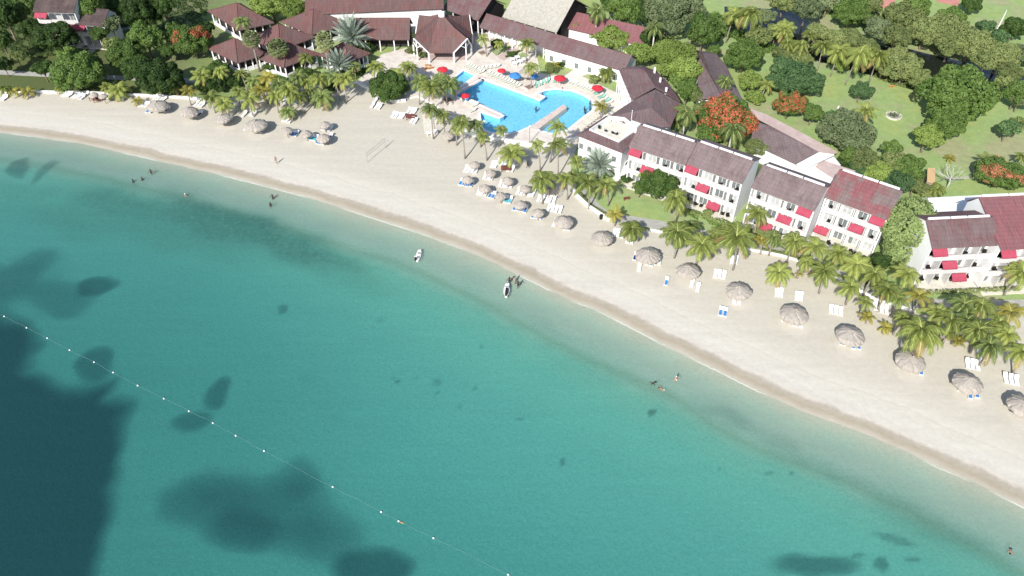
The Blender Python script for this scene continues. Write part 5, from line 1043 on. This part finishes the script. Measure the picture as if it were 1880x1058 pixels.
# timber rail by the ramp
t=thing('timber_fence','pale timber post-and-rail fence between beige ramp and pool wall','fence',G(800,229)); mb=MB()
for k in range(5): mb.box(k*.9-.06,k*.9+.06,-.06,.06,0,1.1)
mb.build('posts',TERRA,t); mb=MB(); mb.box(0,3.6,-.03,.03,.95,1.05); mb.box(0,3.6,-.03,.03,.5,.6); mb.build('rails',TERRA,t)
t=thing('litter_bin','black litter bin on the promenade between palms','bin',G(1592,523)); MB().lathe([(.0,0),(.28,0),(.32,.85),(.3,.9),(.26,.85),(.0,.8)],10).build('body',BLACK,t); MB().lathe([(.34,.88),(.2,1.02),(0,1.05)],10).build('lid',BLACK,t)
t=thing('litter_bin','black litter bin by the lower end of the curved beach wall','bin',G(1103,402)); MB().lathe([(.0,0),(.28,0),(.32,.85),(.3,.9),(.26,.85),(.0,.8)],10).build('body',BLACK,t); MB().lathe([(.34,.88),(.2,1.02),(0,1.05)],10).build('lid',BLACK,t)
# buoy line
bp=[(8,581),(49,602),(87,621),(128,643),(173,665),(208,684),(253,708),(301,732),(347,755),(391,777),(433,800),(485,828),(611,894),(700,940),(732,957),(796,988),(933,1055)]
pts=[G(u,v,WZ+.02) for u,v in bp]; full=[pts[0]+(pts[0]-pts[1])*1.5]
for a,b in zip(pts[:-1],pts[1:]):
    full.append(a)
    for k in (1,2,3): full.append(a.lerp(b,k/4)+Vector((random.uniform(-.12,.12),random.uniform(-.12,.12),0)))
full+=[pts[-1],pts[-1]+(pts[-1]-pts[-2])]
tag(MB().tube(full,.013,4).build('buoy_rope',ROPE),'thin pale rope stringing the white floats across the sea','rope')
for i,q in enumerate(pts):
    last=(i==14); t=thing('float_buoy',f'{"orange and white" if last else "white"} ball float, {ORD[i+1]} from the left on the rope across the sea','buoy',q,group='floats on the swimming area rope')
    r_=.145; MB().lathe([(.01,-r_),(r_*.7,-r_*.7),(r_,0),(r_*.7,r_*.7),(.01,r_)],10).build('ball',PLASTIC,t,True)
    if last: MB().tube([(.2,-.1,.0),(.5,-.25,.02),(.75,-.3,.0)],[.06,.09,.03],6).build('orange_tag',ORANGE,t,True)
    else: MB().tube([(0,0,-.25),(0,0,-.1)],.05,5).build('shackle',ROPE,t)
#%%PEOPLE
# ---------------------------------------------------------------- people (skinned bodies, meshes shared between copies)
def skinmesh(name,vs,es,rs,mat,sub=1):
    me=bpy.data.meshes.new(name); me.from_pydata(vs,es,[]); o=bpy.data.objects.new(name,me); COL.objects.link(o)
    sm=o.modifiers.new('s','SKIN'); ss=o.modifiers.new('b','SUBSURF'); ss.levels=sub; ss.render_levels=sub
    for i,r in enumerate(rs): me.skin_vertices[0].data[i].radius=(r,r)
    me.skin_vertices[0].data[0].use_root=True
    dg=bpy.context.evaluated_depsgraph_get(); dg.update(); nm=bpy.data.meshes.new_from_object(o.evaluated_get(dg)); bpy.data.objects.remove(o); nm.name=name
    nm.materials.clear(); nm.materials.append(mat); nm.polygons.foreach_set('use_smooth',[True]*len(nm.polygons)); return nm
def body(pose):
    # joint positions, metres; 0 pelvis ... pelvis at z=.93 standing, facing -y
    P_={'pel':(0,0,.93),'ch':(0,0,1.22),'sh':(0,.01,1.42),'nk':(0,0,1.52),'hd':(0,-.02,1.63),'tp':(0,-.01,1.72),
     'ls':(-.18,0,1.40),'le':(-.26,.03,1.12),'lh':(-.28,-.08,.88),'lf':(-.28,-.12,.78),'rs':(.18,0,1.40),'re':(.27,.03,1.12),'rh':(.29,-.06,.88),'rf':(.29,-.1,.78),
     'lp':(-.1,0,.88),'lk':(-.12,-.03,.48),'la':(-.13,.02,.08),'lt':(-.14,-.14,.03),'rp':(.1,0,.88),'rk':(.13,.02,.48),'ra':(.14,.06,.08),'rt':(.15,-.1,.03)}
    if pose=='walk': P_.update(lk=(-.11,-.2,.5),la=(-.12,-.22,.09),lt=(-.12,-.38,.04),rk=(.11,.08,.48),ra=(.12,.32,.14),rt=(.12,.2,.03),le=(-.26,.14,1.13),lh=(-.25,.2,.9),lf=(-.25,.2,.8),re=(.26,-.12,1.15),rh=(.26,-.32,1.02),rf=(.26,-.4,.98))
    if pose=='arms': P_.update(le=(-.42,-.1,1.28),lh=(-.62,-.22,1.22),lf=(-.7,-.26,1.2),re=(.42,-.1,1.26),rh=(.6,-.26,1.15),rf=(.66,-.34,1.12))
    if pose=='swim':
        P_.update(le=(-.4,.05,1.62),lh=(-.3,.02,1.88),lf=(-.26,0,1.98),re=(.42,.05,1.5),rh=(.5,.08,1.72),rf=(.52,.08,1.82),lk=(-.16,.03,.5),la=(-.2,.08,.08),rk=(.16,.02,.5),ra=(.2,.06,.08))
    names=list(P_); ix={k:i for i,k in enumerate(names)}
    E_=[('pel','ch'),('ch','sh'),('sh','nk'),('nk','hd'),('hd','tp'),('sh','ls'),('ls','le'),('le','lh'),('lh','lf'),('sh','rs'),('rs','re'),('re','rh'),('rh','rf'),('pel','lp'),('lp','lk'),('lk','la'),('la','lt'),('pel','rp'),('rp','rk'),('rk','ra'),('ra','rt')]
    R_=dict(pel=.135,ch=.13,sh=.12,nk=.055,hd=.095,tp=.075,ls=.06,le=.042,lh=.03,lf=.03,rs=.06,re=.042,rh=.03,rf=.03,lp=.095,lk=.06,la=.04,lt=.035,rp=.095,rk=.06,ra=.04,rt=.035)
    if pose=='swim': rot=Matrix.Rotation(math.radians(80),4,'X'); f=lambda q: tuple(rot@(Vector(q)-Vector((0,0,1.0))))
    else: f=lambda q: q
    vs=[f(P_[k]) for k in names]; es=[(ix[a],ix[b]) for a,b in E_]; rs=[R_[k] for k in names]
    sk_=skinmesh('body_light',vs,es,rs,SKIN); dk=sk_.copy(); dk.materials.clear(); dk.materials.append(SKIND)
    def sub_(ks,ed,k,m_,nm): 
        i2={a:i for i,a in enumerate(ks)}; return skinmesh(nm,[f(P_[a]) for a in ks],[(i2[a],i2[b]) for a,b in ed],[R_[a]*k for a in ks],m_)
    sh_=sub_(['pel','lp','rp'],[('pel','lp'),('pel','rp')],1.12,SHORTB,'shorts'); ti=sub_(['ch','sh','ls','rs'],[('ch','sh'),('sh','ls'),('sh','rs')],1.12,SHIRTW,'shirt')
    h=MB(); c=Vector(f(P_['hd'])); up=(Vector(f(P_['tp']))-c).normalized(); 
    Mh=Matrix.Translation(c+up*.035)@up.to_track_quat('Z','Y').to_matrix().to_4x4()
    hh=MB(); hh.lathe([(.112,-.03),(.115,.03),(.085,.085),(.03,.112),(.001,.118)],10); hv=[tuple(Mh@Vector(q)) for q in hh.v]; h.add(hv,hh.f)
    return {'light':sk_,'dark':dk,'shorts':sh_,'shirt':ti,'hair':h.mesh('hair',HAIR,True)}
BD={k:body(k) for k in ('stand','walk','arms','swim')}
_mc={}
def matcopy(me,m_):
    k=(me.name,m_.name)
    if k not in _mc: c=me.copy(); c.materials.clear(); c.materials.append(m_); _mc[k]=c
    return _mc[k]
def person(u,v,label,pose='stand',skin='light',shorts=SHORTB,shirt=None,rz=0,z=0,cap=None):
    q=G(u,v,max(z,WZ)); t=thing('person',label,'person',(q.x,q.y,z),rz); b=BD[pose]
    obj('body',b[skin],t); obj('shorts',matcopy(b['shorts'],shorts),t)
    if shirt: obj('shirt',matcopy(b['shirt'],shirt),t)
    obj('hair',matcopy(b['hair'],cap or HAIR),t)
person(508,301,'person in pale shirt and shorts walking alone across the open sand','walk','light',SHORTC,SHIRTW,1.2)
person(969,309,'dark figure walking on the sand between palms, left of the roof terrace building','walk','dark',SHORTB,SHORTB,2)
person(278,318,'dark-haired bather wading closest to the beach at the left','arms','dark',rz=.5,z=-1.1)
person(262,331,'dark bather standing waist-deep, middle of the left group of three','stand','dark',rz=.5,z=-1.25)
person(245,335,'bather standing waist-deep, leftmost of the left group','arms','dark',rz=1.5,z=-1.3)
person(341,361,'bather leaning in chest-deep water below the left group, with pale cap','arms','light',rz=2.5,z=-1.3,cap=SHIRTW)
person(501,364,'dark bather wading with arms out, upper of the pair below the walking person','arms','dark',rz=.3,z=-1.1)
person(497,378,'dark bather, lower of the pair in the water below the walking person','stand','dark',rz=1,z=-1.2)
person(763,479,'person in white cap standing in the shallows beside the white kayak','stand','dark',SHORTB,SHORTB,1.2,-.9,SHIRTW)
person(935,519,'person in red shirt standing at the stern of the water scooter','arms','dark',SHORTB,SHIRTR,.4,-.7)
person(945,519,'person in white shirt standing between the red shirt and the dark bather','stand','light',SHORTC,SHIRTW,1.7,-.55)
person(951,527,'dark bather in black standing right of the water scooter','arms','dark',SHORTB,SHORTB,.2,-.6)
person(1203,702,'bather floating with arms out, left of the trio in front of the right beach','swim','dark',rz=-1.0,z=WZ-.08)
person(1217,716,'pale bather floating full length on the back, lowest of the trio','swim','light',SHORTC,None,-2.2,WZ-.02)
person(1240,699,'pale-capped bather standing in white shirt, rightmost of the trio','arms','light',SHORTC,SHIRTW,.4,-.95,SHIRTW)
person(1855,1009,'lone bather in dark swimwear at the lower right corner of the sea','swim','light',SHORTB,SHORTB,-.5,WZ-.06)
person(1083,194,'dark figure standing at the right edge of the round pool','stand','dark',z=-.7,rz=2); person(1083,202,'bather in the round pool just below the standing dark figure','arms','dark',z=-1.0)
person(1073,203,'bather in the round pool, upper left of the four','stand','dark',z=-1.0,rz=1); person(1075,209,'bather in the round pool, lowest of the four','arms','dark',z=-1.0,rz=2)
person(984,203,'bather alone in the middle of the main pool','arms','dark',z=-1.0,rz=.4); person(996,179,'bather leaning on the wall where the main and round pools meet','stand','dark',z=-.9)
person(850,187,'person in dark clothes under the red parasol at the left corner of the main pool','stand','dark',SHORTB,NAVY,1,DZ); person(1032,168,'pale bather by the top edge of the round pool','arms','light',SHORTC,None,1,-1.0)
# boats
def hullmesh(L_,B_,H_,mb,zoff=0):
    n=12; prof=[]
    for i in range(n+1):
        f=i/n; w=B_/2*math.sin(math.pi*(f*.92+.04))**.55; x=-L_/2+L_*f; zt=H_*(.75+.25*abs(2*f-1)**2)
        prof.append([(x,-w,zt),(x,-w*.75,H_*.2),(x,0,0),(x,w*.75,H_*.2),(x,w,zt),(x,w*.6,zt-.05),(x,0,zt-.1),(x,-w*.6,zt-.05)])
    o=[q for p_ in prof for q in p_]; fs=[]
    for i in range(n):
        for k in range(8): fs.append((i*8+k,(i+1)*8+k,(i+1)*8+(k+1)%8,i*8+(k+1)%8))
    fs+=[tuple(range(8)),tuple(reversed(range(n*8,n*8+8)))]; mb.add([(x,y,z+zoff) for x,y,z in o],fs); return mb
a=G(766,480,WZ);b=G(771,460,WZ); d_=b-a; t=thing('kayak','white two-seat kayak floating in the shallows','kayak',((a.x+b.x)/2,(a.y+b.y)/2,WZ-.12),math.atan2(d_.y,d_.x))
hullmesh(3.3,.95,.36,MB()).build('hull',HULL,t,True)
for x in (-.6,.55): mb=MB(); mb.box(x-.25,x+.25,-.25,.25,.2,.3); mb.box(x-.28,x-.22,-.25,.25,.3,.5); mb.build('seat',GREY,t)
a=G(929,546,WZ);b=G(932,522,WZ); d_=b-a; t=thing('water_scooter','white and black water scooter moored in the shallows beside three people','water scooter',((a.x+b.x)/2,(a.y+b.y)/2,WZ-.15),math.atan2(d_.y,d_.x))
hullmesh(3.4,1.1,.5,MB()).build('hull',HULL,t,True); MB().box(-1.3,.1,-.2,.2,.42,.8).build('seat',BLACK,t); MB().box(.1,.8,-.3,.3,.42,.72).build('cowl',HULL,t); MB().tube([(.15,-.4,.95),(.2,0,.9),(.15,.4,.95)],.04,5).build('handlebar',BLACK,t); MB().box(-1.6,-1.3,-.4,.4,.3,.42).build('deck_mat',BLACK,t)
# render settings
S.render.engine='CYCLES'; S.cycles.max_bounces=6; S.cycles.transparent_max_bounces=12; S.cycles.diffuse_bounces=3; S.cycles.glossy_bounces=2
S.render.resolution_x=1024; S.render.resolution_y=576
